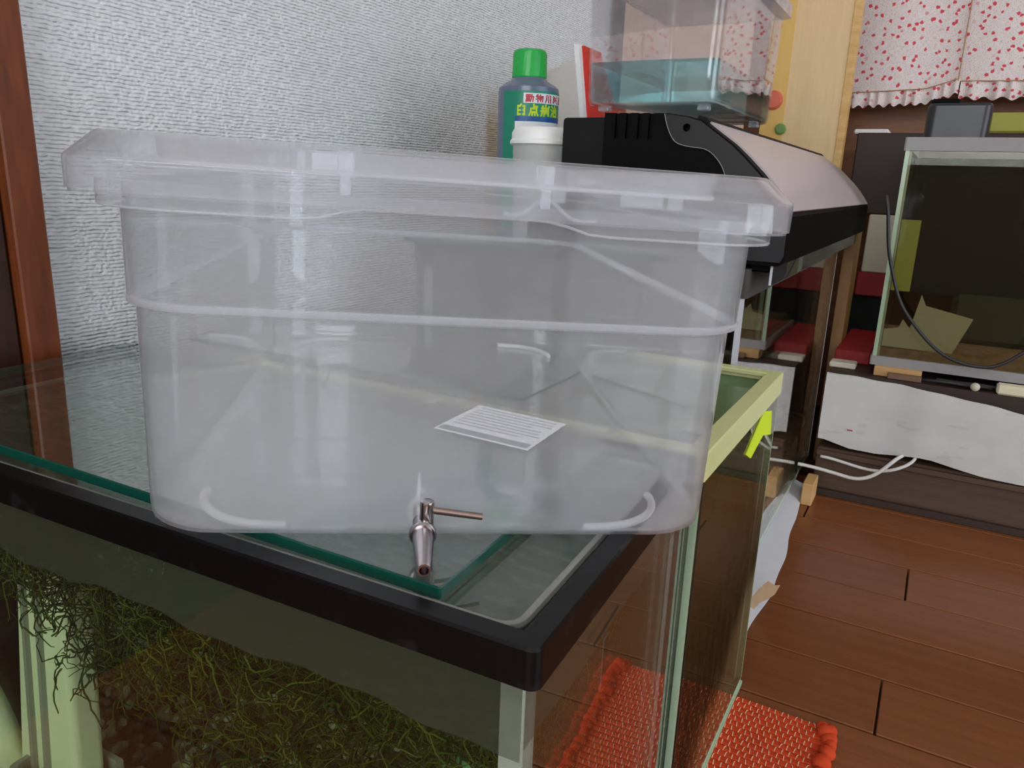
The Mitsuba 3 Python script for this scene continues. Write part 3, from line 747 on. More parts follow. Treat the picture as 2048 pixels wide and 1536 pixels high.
# glossy curved lid skin along the front, above the dark lower lip
skin = curve + [(x - 0.0022, z - 0.0022) for x, z in curve[::-1]]
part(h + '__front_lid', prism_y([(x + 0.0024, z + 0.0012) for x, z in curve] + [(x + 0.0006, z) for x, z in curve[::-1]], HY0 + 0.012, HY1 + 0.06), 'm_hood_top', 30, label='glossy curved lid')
capm = prism_y(profile, HY0 - 0.004, HY0 + 0.004)
slots = cat(*[bx(x, x + 0.0055, HY0 - 0.006, HY0 + 0.0005, 0.579, 0.610) for x in (-0.207, -0.195, -0.182, -0.170)])
for x in (-0.207, -0.195, -0.182, -0.170):
    capm = diff(capm, bx(x, x + 0.0050, HY0 - 0.006, HY0 + 0.0008, 0.579, 0.612))
hole = at(trimesh.creation.cylinder(radius=0.0038, height=0.02, sections=24), -0.129, HY0, 0.590, Rot.from_euler('x', 90, degrees=True).as_matrix())
capm = diff(capm, hole)
part(h + '__end_cap', capm, 'm_black', label='end cap with four slots and a round hole')
scurve = [(-0.153, 0.6035), (-0.1505, 0.595), (-0.145, 0.583), (-0.139, 0.576), (-0.131, 0.573), (-0.120, 0.5712), (-0.110, 0.570), (-0.103, 0.567), (-0.097, 0.562), (-0.091, 0.555), (-0.086, 0.545), (-0.080, 0.520), (-0.078, 0.464)]
part(h + '__end_trim', diff(prism_y(scurve + [(-0.024, 0.464), (-0.021, 0.470), (-0.021, 0.507)] + [(x - 0.001, z - 0.001) for x, z in curve[::-1]] + [(-0.129, 0.600)], HY0 - 0.0065, HY0 - 0.004), hole), 'm_black_gloss', label='raised curved trim')
part(h + '__trim_bead', tube([(x, HY0 - 0.0062, z) for x, z in scurve[:-1]], 0.0005, 6, 3), 'm_grey_frame', True)
part(h + '__ridge', prism_y([(-0.122, 0.5985), (-0.112, 0.5935), (-0.110, 0.5975), (-0.1135, 0.6010), (-0.121, 0.6025)], HY0 + 0.004, HY1 + 0.06), 'm_black_matte')
part(h + '__foot', bx(-0.055, -0.034, HY0 + 0.006, HY0 + 0.03, 0.452, 0.466, 0.002), 'm_black')
part(h + '__rear_box', loft([np.column_stack([r[:, 0], r[:, 2] * 0 + yv, r[:, 1]])[::-1] for yv, r in ((HY0 + 0.004, rring(0.026, 0.070, 0.004, 0, 3, 2, -0.2445, 0.531)), (HY1 + 0.02, rring(0.026, 0.070, 0.004, 0, 3, 2, -0.2445, 0.531)))]), 'm_black_matte', 25)
# clear splash guard along the front frame
gd = thing('splash_guard', 'clear strip with a bright top edge along the front of the hooded tank', 'splash guard')
part(gd + '__strip', bx(-0.0335, -0.0315, 0.565, 1.40, 0.440, 0.470), 'm_guard')
part(gd + '__edge', cat(bx(-0.0337, -0.0313, 0.563, 1.40, 0.4701, 0.4712), bx(-0.0337, -0.0313, 0.5635, 0.5648, 0.440, 0.4712)), 'm_vinyl')
ad = thing('power_adapter', 'small black plug hanging on its cable behind the tub, against the hooded tank', 'plug')
part(ad + '__body', bx(-0.297, -0.246, 0.535, 0.5555, 0.452, 0.492, 0.004), 'm_black_matte')
part(ad + '__cable', tube([(-0.292, 0.545, 0.455), (-0.289, 0.546, 0.435), (-0.278, 0.548, 0.41), (-0.270, 0.549, 0.385), (-0.268, 0.549, 0.370)], 0.0032, 8), 'm_cord_black', True)
solo('glass_cover', bx(-0.470, -0.290, HY0 - 0.02, 1.0, 0.4555, 0.4605), 'm_edge_dark', 'dark green glass strip behind the hood on the large tank', 'glass plate')

# ------------------------------------------------------------------ on the hood and behind it
# plastic case with blue water: rear-tilted clear box with a white lid
c = thing('insect_case', 'clear plastic case of pale blue water with a white lid on the black hood', 'plastic case')
CX0, CX1, CY0, CY1, CZ0, CZ1 = -0.256, -0.112, 0.585, 0.862, 0.6105, 0.748
cr = lambda ins, z, fl=0.0: rring((CX1 - CX0) / 2 - ins + fl, (CY1 - CY0) / 2 - ins + fl, 0.010, z, 6, 4, (CX0 + CX1) / 2, (CY0 + CY1) / 2)
part(c + '__body', loft([cr(0.006, CZ0 + 0.0045), cr(0.002, CZ0 + 0.006), cr(0.0005, CZ0 + 0.012), cr(0, CZ0 + 0.04), cr(-0.003, CZ1), cr(-0.0015, CZ1), cr(0.0015, CZ0 + 0.04), cr(0.002, CZ0 + 0.012), cr(0.004, CZ0 + 0.0075)]), 'm_case', 40)
for xx in (CX0 + 0.016, CX1 - 0.016):
    for yv in (CY0 + 0.02, CY1 - 0.02):
        part(c + '__foot', bx(xx - 0.006, xx + 0.006, yv - 0.006, yv + 0.006, CZ0, CZ0 + 0.0046, 0.001), 'm_case_lid')
part(c + '__lid', loft([cr(0, CZ1 - 0.004, 0.008), cr(0, CZ1 - 0.003, 0.011), cr(0, CZ1 + 0.012, 0.011), cr(0, CZ1 + 0.014, 0.008), cr(0.02, CZ1 + 0.014)]), 'm_case_lid', 40, label='white translucent lid')
grid = [bx(-0.18 + i * 0.008, -0.177 + i * 0.008, 0.66, 0.78, CZ1 - 0.002, CZ1 + 0.0005) for i in range(6)]
for gm in grid:
    part(c + '__lid__slat', gm, 'm_case_lid')
solo('blue_water', loft([cr(0.0055, CZ0 + 0.008), cr(0.0026, CZ0 + 0.013), cr(0.0021, CZ0 + 0.04), cr(0.0016, CZ0 + 0.049)]), 'm_water_teal', 'pale teal water in the clear case on the hood', 'water', 30)
RX90 = Rot.from_euler('x', 90, degrees=True).as_matrix()
solo('magnet', at(lathe([(0, 0), (0.019, 0), (0.019, 0.004), (0.015, 0.008), (0, 0.009)], 28), -0.2400, 1.4984, 0.712, RX90), 'm_magnet', 'round red magnet on the light wooden board beside the clear case', 'magnet', 30)
solo('magnet', at(lathe([(0, 0), (0.011, 0), (0.011, 0.004), (0.008, 0.006), (0, 0.0065)], 24), -0.2190, 1.4984, 0.655, RX90), 'm_magnet_green', 'small green magnet low on the light wooden board just above the hood', 'magnet', 30)

# medicine bottle: upright with green cap and printed label
b = thing('medicine_bottle', 'dark bottle with a green cap and green printed label by the wall', 'bottle')
OX, OY, OZ = -0.3885, 0.70, 0.4606
BS, BZ = 1.094, 1.062      # radial and vertical scale of the bottle
part(b + '__body', at(lathe([(0, 0), (0.033, 0), (0.036, 0.004), (0.036, 0.172), (0.0355, 0.1765), (0.030, 0.181), (0.0225, 0.185), (0.0195, 0.189), (0.0190, 0.196), (0, 0.196)]), OX, OY, OZ, np.diag([BS, BS, BZ])), 'm_bottle', 30)
capn = 60
ang = np.arange(capn) * 2 * np.pi / capn
rr = 1 + 0.012 * np.cos(ang * 30)
part(b + '__cap', at(loft([np.column_stack([r * rr * np.cos(ang), r * rr * np.sin(ang), np.full(capn, z)]) for r, z in ((0.0198, 0.1885), (0.0204, 0.1895), (0.0196, 0.2165), (0.0182, 0.2195), (0.0150, 0.2208))]), OX, OY, OZ, np.diag([BS, BS, BZ])), 'm_cap_green', 30, label='green screw cap')


def wrap(a0, a1, z0, z1, r, th=0.0002, n=24):
    a = np.radians(np.linspace(a0, a1, n))
    z0, z1, r = OZ + (z0 - OZ) * BZ, OZ + (z1 - OZ) * BZ, r * BS
    ring = lambda rad, z: np.column_stack([OX + rad * np.cos(a), OY + rad * np.sin(a), np.full(n, z)])
    v = np.vstack([ring(r, z0), ring(r, z1), ring(r + th, z0), ring(r + th, z1)])
    f = []
    for i in range(n - 1):
        f += [[2 * n + i, 2 * n + i + 1, 3 * n + i + 1], [2 * n + i, 3 * n + i + 1, 3 * n + i], [i, n + i + 1, i + 1], [i, n + i, n + i + 1], [n + i, 3 * n + i, 3 * n + i + 1], [n + i, 3 * n + i + 1, n + i + 1], [i, i + 1, 2 * n + i + 1], [i, 2 * n + i + 1, 2 * n + i]]
    return trimesh.Trimesh(v, np.array(f), process=False)


L = b + '__label'
part(L, wrap(-114, 120, OZ + 0.01, 0.6318, 0.0361), 'm_label_green', True, label='green wrap-around label')
part(L + '__strip', wrap(-71, 20, 0.6178, 0.6292, 0.0364), 'm_label_white', True, label='white strip')
part(L + '__band', wrap(-86, 20, 0.5975, 0.6030, 0.0364), 'm_label_blue', True, label='blue band')
part(L + '__band', wrap(-86, 20, 0.570, 0.5972, 0.0364), 'm_label_white', True)
# glyph strokes in a unit square (x0, y0, x1, y1)
G = {
    '白': [(.5, .98, .38, .82), (.18, .82, .82, .82), (.18, .82, .18, .05), (.82, .82, .82, .05), (.18, .45, .82, .45), (.18, .08, .82, .08)],
    '点': [(.5, .98, .5, .6), (.5, .8, .85, .8), (.22, .62, .78, .62), (.22, .62, .22, .32), (.78, .62, .78, .32), (.22, .32, .78, .32), (.15, .2, .08, .02), (.38, .2, .36, .02), (.6, .2, .64, .02), (.82, .2, .92, .02)],
    '病': [(.55, .98, .55, .86), (.2, .86, .95, .86), (.22, .86, .2, .4), (.2, .4, .05, .02), (.1, .7, .16, .6), (.02, .42, .2, .5), (.34, .7, .92, .7), (.63, .7, .6, .4), (.36, .5, .36, .02), (.36, .5, .9, .5), (.9, .5, .9, .04), (.6, .4, .46, .2), (.62, .4, .78, .2)],
    '治': [(.1, .92, .22, .82), (.05, .62, .18, .54), (.06, .05, .22, .32), (.6, .95, .42, .58), (.42, .58, .9, .62), (.78, .78, .92, .58), (.42, .42, .42, .04), (.42, .42, .9, .42), (.9, .42, .9, .04), (.42, .06, .9, .06)],
    '動': [(.08, .9, .55, .92), (.05, .74, .58, .74), (.12, .62, .5, .62), (.12, .62, .12, .36), (.5, .62, .5, .36), (.12, .48, .5, .48), (.12, .36, .5, .36), (.31, .9, .31, .08), (.08, .22, .54, .22), (.03, .06, .6, .1), (.62, .68, .95, .68), (.95, .68, .88, .06), (.76, .95, .7, .4), (.7, .4, .58, .05)],
    '物': [(.15, .9, .08, .66), (.08, .68, .42, .68), (.27, .95, .27, .04), (.05, .36, .44, .46), (.58, .95, .46, .62), (.54, .76, .95, .76), (.95, .76, .88, .06), (.68, .74, .5, .3), (.84, .74, .6, .08)],
    '用': [(.2, .92, .2, .4), (.2, .4, .08, .03), (.2, .92, .86, .92), (.86, .92, .86, .03), (.2, .65, .86, .65), (.2, .38, .86, .38), (.53, .92, .53, .03)],
    '医': [(.12, .92, .92, .92), (.14, .92, .14, .06), (.12, .08, .94, .08), (.4, .84, .28, .64), (.36, .72, .82, .72), (.22, .5, .88, .5), (.56, .72, .52, .46), (.52, .46, .26, .18), (.56, .46, .84, .18)],
    '薬': [(.05, .86, .95, .86), (.32, .96, .32, .76), (.68, .96, .68, .76), (.32, .7, .68, .7), (.32, .7, .32, .42), (.68, .7, .68, .42), (.32, .56, .68, .56), (.32, .42, .68, .42), (.05, .3, .95, .3), (.5, .42, .5, .02), (.48, .3, .1, .04), (.52, .3, .9, .04)],
}


def glyph(ch, a_left, z_bot, hgt, wd, r, t):
    out = []
    z_bot, hgt, wd, r = OZ + (z_bot - OZ) * BZ, hgt * BZ, wd * BS, r * BS
    for x0, y0, x1, y1 in G[ch]:
        d = np.array([x1 - x0, y1 - y0])
        l = np.linalg.norm(d) + 1e-9
        nrm = np.array([-d[1], d[0]]) / l * t / 2
        e = d / l * t / 2
        q = [np.array([x0, y0]) - e + nrm, np.array([x0, y0]) - e - nrm, np.array([x1, y1]) + e - nrm, np.array([x1, y1]) + e + nrm]
        vs = []
        for rad in (r, r + 0.00015):
            for u, w in q:
                a = math.radians(a_left) + u * wd / r
                vs.append([OX + rad * math.cos(a), OY + rad * math.sin(a), z_bot + w * hgt])
        out.append(trimesh.convex.convex_hull(np.array(vs)))
    return cat(*out)


part(L + '__lettering', cat(*[glyph(ch, -67 + 18.5 * i, 0.6192, 0.0086, 0.0095, 0.0366, 0.15) for i, ch in enumerate('動物用医薬')]), 'm_print_red', label='red lettering')
part(L + '__lettering', cat(*[glyph(ch, -84 + 23.0 * i, 0.6040, 0.0126, 0.0120, 0.0364, 0.17) for i, ch in enumerate('白点病治')]), 'm_print_yellow', label='yellow lettering')

p = thing('food_pot', 'small white lidded plastic pot in front of the medicine bottle', 'pot')
PX, PY, PZ = -0.314, 0.600, 0.4606
part(p + '__body', at(lathe([(0, 0), (0.029, 0), (0.031, 0.003), (0.0345, 0.116), (0.0330, 0.116), (0.0300, 0.004), (0, 0.003)], 36), PX, PY, PZ), 'm_pot', 30)
part(p + '__contents', at(lathe([(0, 0.004), (0.0285, 0.004), (0.0315, 0.085), (0, 0.085)], 30), PX, PY, PZ), 'm_pot_fill', 30, label='blue-green contents')
part(p + '__lid', at(lathe([(0, 0.112), (0.0355, 0.112), (0.0380, 0.1135), (0.0380, 0.117), (0.0360, 0.119), (0.0360, 0.126), (0.0335, 0.1305), (0.0310, 0.132), (0.0300, 0.1305), (0, 0.1305)], 40), PX, PY, PZ), 'm_pot_lid', 30, label='white snap lid')

solo('frosted_sheet', prism_x([(0.76, 0.462), (1.00, 0.462), (1.00, 0.738), (0.76, 0.660)], -0.445, -0.442), 'm_frost', 'frosted plastic sheet with a slanting top behind the green-capped bottle', 'plastic sheet')
bxk = thing('folded_carton', 'red and white folded carton sticking up behind the clear case', 'carton')
part(bxk + '__red_side', prism_y([(-0.360, 0.7150), (-0.315, 0.600), (-0.315, 0.462), (-0.345, 0.462), (-0.345, 0.60), (-0.369, 0.712)], 0.80, 0.86), 'm_red')
part(bxk + '__white_side', prism_y([(-0.3625, 0.7155), (-0.3700, 0.7165), (-0.352, 0.60), (-0.352, 0.462), (-0.3455, 0.462), (-0.3455, 0.60)], 0.79, 0.86), 'm_white')

# wooden boards standing behind the hood
w = thing('wooden_board', 'tall light wooden board with yellow bands behind the black hood', 'board')
part(w + '__face', bx(-0.262, -0.094, 1.500, 1.53, 0.0, 1.60, 0.001), 'm_board')
part(w + '__yellow_band', bx(-0.262, -0.215, 1.4985, 1.4999, 0.0, 1.60), 'm_board_yellow')
part(w + '__edge_band', bx(-0.108, -0.0935, 1.4975, 1.531, 0.0, 1.60, 0.001), 'm_board_edge')
solo('pink_panel', bx(-0.56, -0.285, 1.44, 1.455, 0.0, 1.40, 0.001), 'm_pink_panel', 'dull pink panel seen through the clear case', 'panel')
solo('brown_board', bx(-0.050, -0.029, 1.36, 1.45, 0.0, 0.478, 0.001), 'm_brown_panel', 'narrow brown board standing at the far corner of the hooded tank', 'board')

# ------------------------------------------------------------------ the low platform on the right and what is on it
st = thing('platform', 'low brown wooden platform with a white foam front under the right-hand tank', 'platform')
part(st + '__deck', bx(-0.026, 2.2, 1.190, 1.80, 0.10, 0.226), 'm_dark_brown')
part(st + '__sill', bx(-0.027, 2.2, 1.181, 1.80, 0.0, 0.088, 0.002), 'm_sill')
part(st + '__rail', bx(-0.027, 2.2, 1.172, 1.182, 0.074, 0.084, 0.0015), 'm_sill')
part(st + '__shadow_strip', bx(-0.027, 2.2, 1.170, 1.1805, 0.0, 0.012, 0.001), 'm_dark_brown')  # dark strip drawn for the shadow line along the sill foot
# white foam sheet: a wavy slab
nx = 60
xs = np.linspace(-0.028, 0.60, nx)
zt = np.interp(xs, [-0.05, 0.06, 0.126, 0.165, 0.2, 0.29, 0.6], [0.228, 0.2225, 0.219, 0.214, 0.2115, 0.199, 0.19]) + 0.0008 * np.sin(xs * 90)
zb = np.interp(xs, [-0.05, -0.02, 0.026, 0.07, 0.128, 0.15, 0.183, 0.23, 0.29, 0.6], [0.106, 0.106, 0.095, 0.094, 0.102, 0.102, 0.096, 0.089, 0.086, 0.08])
yf = 1.172 + 0.003 * np.sin(xs * 22) - 0.004 * np.exp(-((xs - 0.13) / 0.03) ** 2)
nz = 7
vv, ff = [], []
for s in (0, 1):
    for i in range(nx):
        for j in range(nz):
            vv.append([xs[i], yf[i] + 0.009 * s + (0.002 if j in (0, nz - 1) and s == 0 else 0), zb[i] + (zt[i] - zb[i]) * j / (nz - 1)])
ix = lambda s, i, j: s * nx * nz + i * nz + j
for i in range(nx - 1):
    for j in range(nz - 1):
        ff += [[ix(0, i, j), ix(0, i + 1, j), ix(0, i + 1, j + 1), ix(0, i, j + 1)], [ix(1, i, j), ix(1, i, j + 1), ix(1, i + 1, j + 1), ix(1, i + 1, j)]]
    ff += [[ix(0, i, nz - 1), ix(0, i + 1, nz - 1), ix(1, i + 1, nz - 1), ix(1, i, nz - 1)], [ix(0, i, 0), ix(1, i, 0), ix(1, i + 1, 0), ix(0, i + 1, 0)]]
for j in range(nz - 1):
    ff += [[ix(0, 0, j), ix(0, 0, j + 1), ix(1, 0, j + 1), ix(1, 0, j)]]
solo('foam_sheet', (np.array(vv), np.array(ff)), 'm_foam', 'long white foam sheet with a wavy lower edge along the platform front', 'foam sheet', 40)
solo('red_sliver', bx(0.018, 0.027, 1.1705, 1.1715, 0.129, 0.131), 'm_print_red', 'tiny red fleck on the white foam sheet', 'fleck')
solo('extension_cord', tube([(-0.052, 1.150, 0.058), (-0.018, 1.152, 0.056), (0.02, 1.152, 0.052), (0.048, 1.150, 0.052), (0.075, 1.152, 0.066), (0.095, 1.158, 0.088), (0.110, 1.175, 0.100)], 0.0033, 8), 'm_cord_white', 'thicker white cord sagging lowest under the foam sheet', 'cord', True)
solo('extension_cord', tube([(-0.018, 1.168, 0.074), (0.03, 1.166, 0.070), (0.075, 1.158, 0.070), (0.100, 1.150, 0.080), (0.122, 1.160, 0.092), (0.130, 1.178, 0.101)], 0.0028, 8), 'm_cord_white', 'thinner white cord running above the sagging one under the foam sheet', 'cord', True)

# right-hand tank with a grey frame
RX0, RX1, RY0, RY1, RZ0, RZ1 = 0.0335, 0.64, 1.215, 1.51, 0.243, 0.623
t = thing('fish_tank', 'grey-framed glass tank on wooden blocks at the right edge, murky and brown inside', 'fish tank')
fr = lambda z0, z1: frame_ring(RX0, RX1, RY0, RY1, [(0, z0), (0, z1), (0.012, z1), (0.012, z0)], 0.003, 2)
part(t + '__top_frame', fr(RZ1 - 0.021, RZ1), 'm_grey_frame')
part(t + '__bottom_frame', fr(RZ0, RZ0 + 0.016), 'm_grey_frame')
part(t + '__bottom_pane', bx(RX0 + 0.004, RX1 - 0.004, RY0 + 0.004, RY1 - 0.004, RZ0 + 0.004, RZ0 + 0.010), 'm_sand')
part(t + '__front_pane', bx(RX0 + 0.003, RX1 - 0.003, RY0 + 0.003, RY0 + 0.008, RZ0 + 0.01, RZ1 - 0.004), 'm_glass_murky')
part(t + '__side_pane', bx(RX0 + 0.003, RX0 + 0.008, RY0 + 0.008, RY1 - 0.008, RZ0 + 0.01, RZ1 - 0.004), 'm_glass_green')
part(t + '__side_pane', bx(RX1 - 0.008, RX1 - 0.003, RY0 + 0.008, RY1 - 0.008, RZ0 + 0.01, RZ1 - 0.004), 'm_glass_green')
part(t + '__back_pane', bx(RX0 + 0.008, RX1 - 0.008, RY1 - 0.008, RY1 - 0.003, RZ0 + 0.01, RZ1 - 0.004), 'm_olive')
part(t + '__pane_edge', bx(RX0 + 0.003, RX0 + 0.0095, RY0 + 0.0022, RY0 + 0.0029, RZ0 + 0.016, RZ1 - 0.021), 'm_edge_pale')
part(t + '__silicone_seam', bx(RX0 + 0.008, RX0 + 0.013, RY0 + 0.0085, RY0 + 0.012, RZ0 + 0.016, RZ1 - 0.021), 'm_silicone')
part(t + '__sand_bed', bx(RX0 + 0.009, RX1 - 0.009, RY0 + 0.009, RY1 - 0.01, RZ0 + 0.0101, RZ0 + 0.03), 'm_sand')
solo('paper_card', prism_y([(0.047, 0.275), (0.115, 0.275), (0.074, 0.325), (0.069, 0.310), (0.047, 0.305)], 1.232, 1.233), 'm_card_cream', 'cream card with a notched top leaning inside the grey-framed tank, left of the other', 'card')
solo('paper_card', prism_y([(0.080, 0.270), (0.155, 0.270), (0.178, 0.335), (0.105, 0.350), (0.096, 0.368)], 1.245, 1.246), 'm_card_cream', 'larger cream card standing inside the grey-framed tank, right of the notched one', 'card')
solo('olive_card', bx(0.044, 0.075, 1.30, 1.304, 0.365, 0.49, 0.0005), 'm_yellow_green', 'dull olive strip standing inside the grey-framed tank by its left pane', 'strip')
solo('aquarium_ornament', bx(0.145, 0.40, 1.36, 1.40, 0.2735, 0.36, 0.01), 'm_back_dark', 'dark green block at the bottom of the grey-framed tank', 'ornament')
fb = thing('hang_on_filter', 'black box filter on the top frame of the grey-framed tank', 'filter')
part(fb + '__body', loft([rring(0.046, 0.030, 0.014, z, 6, 2, 0.1035, 1.262) for z in (0.6232, 0.672)] + [rring(0.043, 0.027, 0.012, 0.6765, 6, 2, 0.1035, 1.262)]), 'm_filter_box', 30)
part(fb + '__lid', bx(0.062, 0.102, 1.245, 1.285, 0.6766, 0.684, 0.002), 'm_black')
solo('air_line', tube([(0.020, 1.19, 0.53), (0.028, 1.185, 0.499), (0.036, 1.183, 0.45), (0.052, 1.183, 0.396), (0.070, 1.182, 0.355), (0.096, 1.180, 0.322), (0.146, 1.178, 0.280), (0.180, 1.178, 0.270), (0.211, 1.178, 0.2715), (0.250, 1.180, 0.300), (0.30, 1.185, 0.33)], 0.0027, 8), 'm_cord_black', 'thin dark cable hanging across the front of the grey-framed tank', 'cable', True)
solo('wooden_block', bx(0.043, 0.117, 1.205, 1.28, 0.2265, 0.243, 0.001), 'm_block', 'light wooden block under the left corner of the grey-framed tank', 'block')
solo('wooden_block', bx(0.066, 0.118, 1.192, 1.204, 0.2265, 0.236, 0.001), 'm_block_dark', 'small dark wooden block in front of the light block under the grey-framed tank', 'block')
solo('wooden_block', bx(0.40, 0.48, 1.23, 1.3, 0.2265, 0.243, 0.001), 'm_block', 'light wooden block under the right part of the grey-framed tank', 'block')
solo('slab', bx(-0.032, 0.012, 1.225, 1.26, 0.2265, 0.2365, 0.002), 'm_cream_box', 'small off-white slab on the platform beside the hooded tank', 'slab')
solo('power_tap', bx(0.226, 0.330, 1.186, 1.212, 0.2265, 0.2425, 0.003), 'm_adapter', 'cream power strip at the right end of the platform', 'power strip')
for i, tx in enumerate(('leftmost', 'middle', 'rightmost')):
    solo('cable', tube([(0.12 + 0.02 * i, 1.200 + 0.006 * i, 0.2305 + 0.003 * (i % 2)), (0.16 + 0.02 * i, 1.194 + 0.007 * i, 0.2335), (0.20 + 0.02 * i, 1.201 + 0.006 * i, 0.2300)], 0.0028, 7), 'm_cord_black', f'{tx} of the three short black cables under the grey-framed tank', 'cable', True, 'black cables under the grey-framed tank')
solo('stone', at(trimesh.creation.icosphere(subdivisions=2, radius=0.007), 0.196, 1.188, 0.2335), 'm_cream_box', 'small round pale stone beside the black cables on the platform', 'stone', True)

# background things between and behind the tanks
solo('cream_carton', bx(-0.028, 0.06, 1.54, 1.60, 0.372, 0.490, 0.002), 'm_cream_box', 'cream box stacked on a red box beside the grey-framed tank', 'box')
solo('red_box', bx(-0.034, 0.06, 1.54, 1.62, 0.322, 0.3715, 0.002), 'm_red_dark', 'dark red box under the cream box beside the grey-framed tank', 'box')
solo('dark_gap_block', bx(-0.040, 0.06, 1.56, 1.64, 0.2265, 0.3215, 0.002), 'm_black_matte', 'black block filling the dark gap under the red box behind the platform', 'filler')  # black block put in for the dark cavity below the red box
solo('red_folder', bx(-0.030, 0.030, 1.28, 1.54, 0.2265, 0.250, 0.002), 'm_red_dark', 'flat red folder lying on the platform between the tanks', 'folder')
solo('dark_brown_box', bx(-0.075, 0.30, 1.56, 1.66, 0.4905, 0.652, 0.002), 'm_dark_brown', 'wide dark brown box behind the grey-framed tank', 'box')
solo('white_sheet', bx(-0.088, -0.020, 1.600, 1.65, 0.6525, 0.6625, 0.003), 'm_white', 'white sheet lying on the dark brown box', 'sheet')
solo('yellow_green_box', bx(0.155, 0.42, 1.562, 1.64, 0.6525, 0.690, 0.004), 'm_yellow_green', 'yellow-green box on the dark brown box at the right edge', 'box')

# curtain: two floral panels, gathered frill, piping
cu = thing('curtain', 'pink floral curtain with a gathered frill hanging in two panels at the upper right', 'curtain')


def cloth(x0, x1, zlo, zhi, yb, amp, freq, nx=90, nz=14, th=0.0015):
    xs = np.linspace(x0, x1, nx)
    v, f = [], []
    for s in (0, 1):
        for j in range(nz):
            q = j / (nz - 1)
            for i, x in enumerate(xs):
                a = amp * (0.5 + 0.5 * (1 - q))
                zl = zlo(x) if callable(zlo) else zlo
                v.append([x, yb + s * th + a * math.sin(freq * x + 1.3 * math.sin(x * freq * 0.37)), zl + (zhi - zl) * q if not callable(zhi) else zl + (zhi(x) - zl) * q])
    ix = lambda s, j, i: s * nx * nz + j * nx + i
    for j in range(nz - 1):
        for i in range(nx - 1):
            f += [[ix(0, j, i), ix(0, j, i + 1), ix(0, j + 1, i + 1), ix(0, j + 1, i)], [ix(1, j, i), ix(1, j + 1, i), ix(1, j + 1, i + 1), ix(1, j, i + 1)]]
    for i in range(nx - 1):
        f += [[ix(0, 0, i), ix(1, 0, i), ix(1, 0, i + 1), ix(0, 0, i + 1)]]
    for j in range(nz - 1):
        f += [[ix(0, j, 0), ix(0, j + 1, 0), ix(1, j + 1, 0), ix(1, j, 0)], [ix(0, j, nx - 1), ix(1, j, nx - 1), ix(1, j + 1, nx - 1), ix(0, j + 1, nx - 1)]]
    return (np.array(v), np.array(f))


CY = 1.70
hem1 = lambda x: 0.749 + 0.004 * math.sin(x * 9) + max(0, x - 0.03) * 0.28
hem2 = lambda x: 0.765 - 0.02 * (x - 0.1)
part(cu + '__panel', cloth(-0.125, 0.088, hem1, 1.6, CY, 0.005, 26), 'm_curtain', 60)
part(cu + '__panel', cloth(0.086, 0.60, hem2, 1.6, CY + 0.010, 0.005, 22), 'm_curtain', 60)
part(cu + '__frill', cloth(-0.125, 0.092, lambda x: hem1(x) - 0.030 + 0.003 * math.sin(x * 310), hem1, CY - 0.002, 0.0055, 260, 200, 6), 'm_curtain', 60)
part(cu + '__frill', cloth(0.094, 0.60, lambda x: hem2(x) - 0.034 + 0.004 * math.sin(x * 190), hem2, CY + 0.006, 0.0065, 190, 260, 6), 'm_curtain', 60)
part(cu + '__piping', tube([(x, CY - 0.006, hem1(x)) for x in np.linspace(-0.125, 0.09, 14)], 0.0011, 6, 2), 'm_piping', True)
part(cu + '__piping', tube([(x, CY + 0.003, hem2(x)) for x in np.linspace(0.094, 0.60, 14)], 0.0011, 6, 2), 'm_piping', True)
part(cu + '__piping', tube([(0.0885, CY - 0.004, z) for z in np.linspace(0.764, 1.6, 8)], 0.0012, 6, 2), 'm_piping', True)

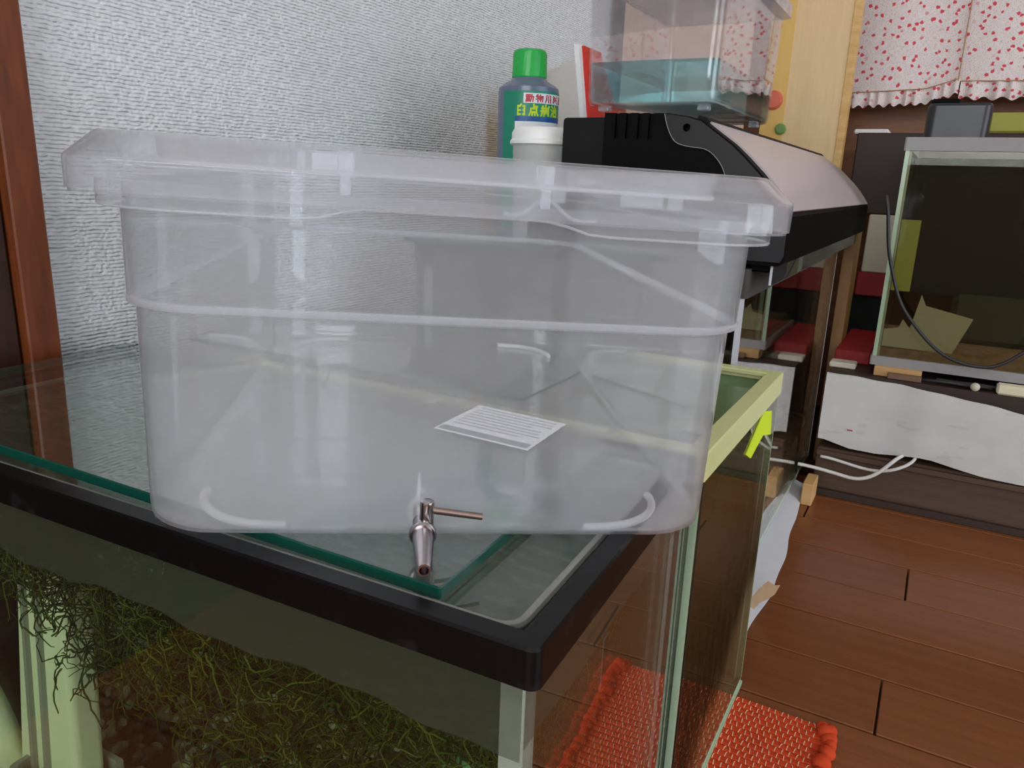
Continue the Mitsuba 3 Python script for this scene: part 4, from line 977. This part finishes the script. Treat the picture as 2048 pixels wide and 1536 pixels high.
# white vinyl sheet, block and torn card under the hooded tank
n2 = 40
ys = np.linspace(0.615, 1.19, n2)
vv, ff = [], []
for s in (0, 1):
    for i, y in enumerate(ys):
        wv = 0.0020 * math.sin(y * 17) + 0.0012 * math.sin(y * 43 + 1)
        xe = float(np.interp(y, [0.6, 0.75, 0.885, 1.07, 1.2], [-0.023, -0.017, -0.021, -0.030, -0.039]))
        for x, z in ((-0.066, 0.0205), (-0.055, 0.0195), (-0.3 * -0.055 + 1.3 * (xe * 0.3 - 0.055 * 0.7) - 0.0165, 0.0150), (0.35 * -0.055 + 0.65 * xe + 0.6 * wv, 0.0065), (xe + wv, 0.0012)):
            vv.append([x, y, z + (0.0012 if s == 0 else 0)])
m5 = 5
ix = lambda s, i, j: s * n2 * m5 + i * m5 + j
for i in range(n2 - 1):
    for j in range(m5 - 1):
        ff += [[ix(0, i, j), ix(0, i, j + 1), ix(0, i + 1, j + 1), ix(0, i + 1, j)], [ix(1, i, j), ix(1, i + 1, j), ix(1, i + 1, j + 1), ix(1, i, j + 1)]]
    ff += [[ix(0, i, m5 - 1), ix(1, i, m5 - 1), ix(1, i + 1, m5 - 1), ix(0, i + 1, m5 - 1)], [ix(0, i, 0), ix(0, i + 1, 0), ix(1, i + 1, 0), ix(1, i, 0)]]
for i in (0, n2 - 1):
    for j in range(m5 - 1):
        q = [ix(0, i, j), ix(1, i, j), ix(1, i, j + 1), ix(0, i, j + 1)]
        ff += [q if i == 0 else q[::-1]]
solo('vinyl_sheet', (np.array(vv), np.array(ff)), 'm_vinyl', 'pale grey sheet sticking out from under the hooded tank onto the floor', 'sheet', 40)
solo('tank_stand', bx(HX0, HX1 - 0.012, HY0 + 0.01, HY1 - 0.01, 0.0, 0.0204), 'm_dark_brown', 'thin dark base board under the hooded tank', 'board')
solo('wooden_block', bx(-0.034, -0.016, 1.105, 1.165, 0.0, 0.040, 0.0015), 'm_block', 'light wooden block on the floor at the far corner of the hooded tank', 'block')
cardp = [(-0.034, 0.0035), (-0.033, 0.018), (-0.024, 0.036), (-0.014, 0.050), (-0.006, 0.0465), (0.001, 0.0490), (-0.004, 0.034), (-0.012, 0.0245), (-0.021, 0.0165), (-0.028, 0.0035)]
solo('torn_cardboard', prism_y(cardp, 0.6995, 0.7005), 'm_card', 'torn scrap of tan cardboard standing on the floor against the grey sheet', 'cardboard')
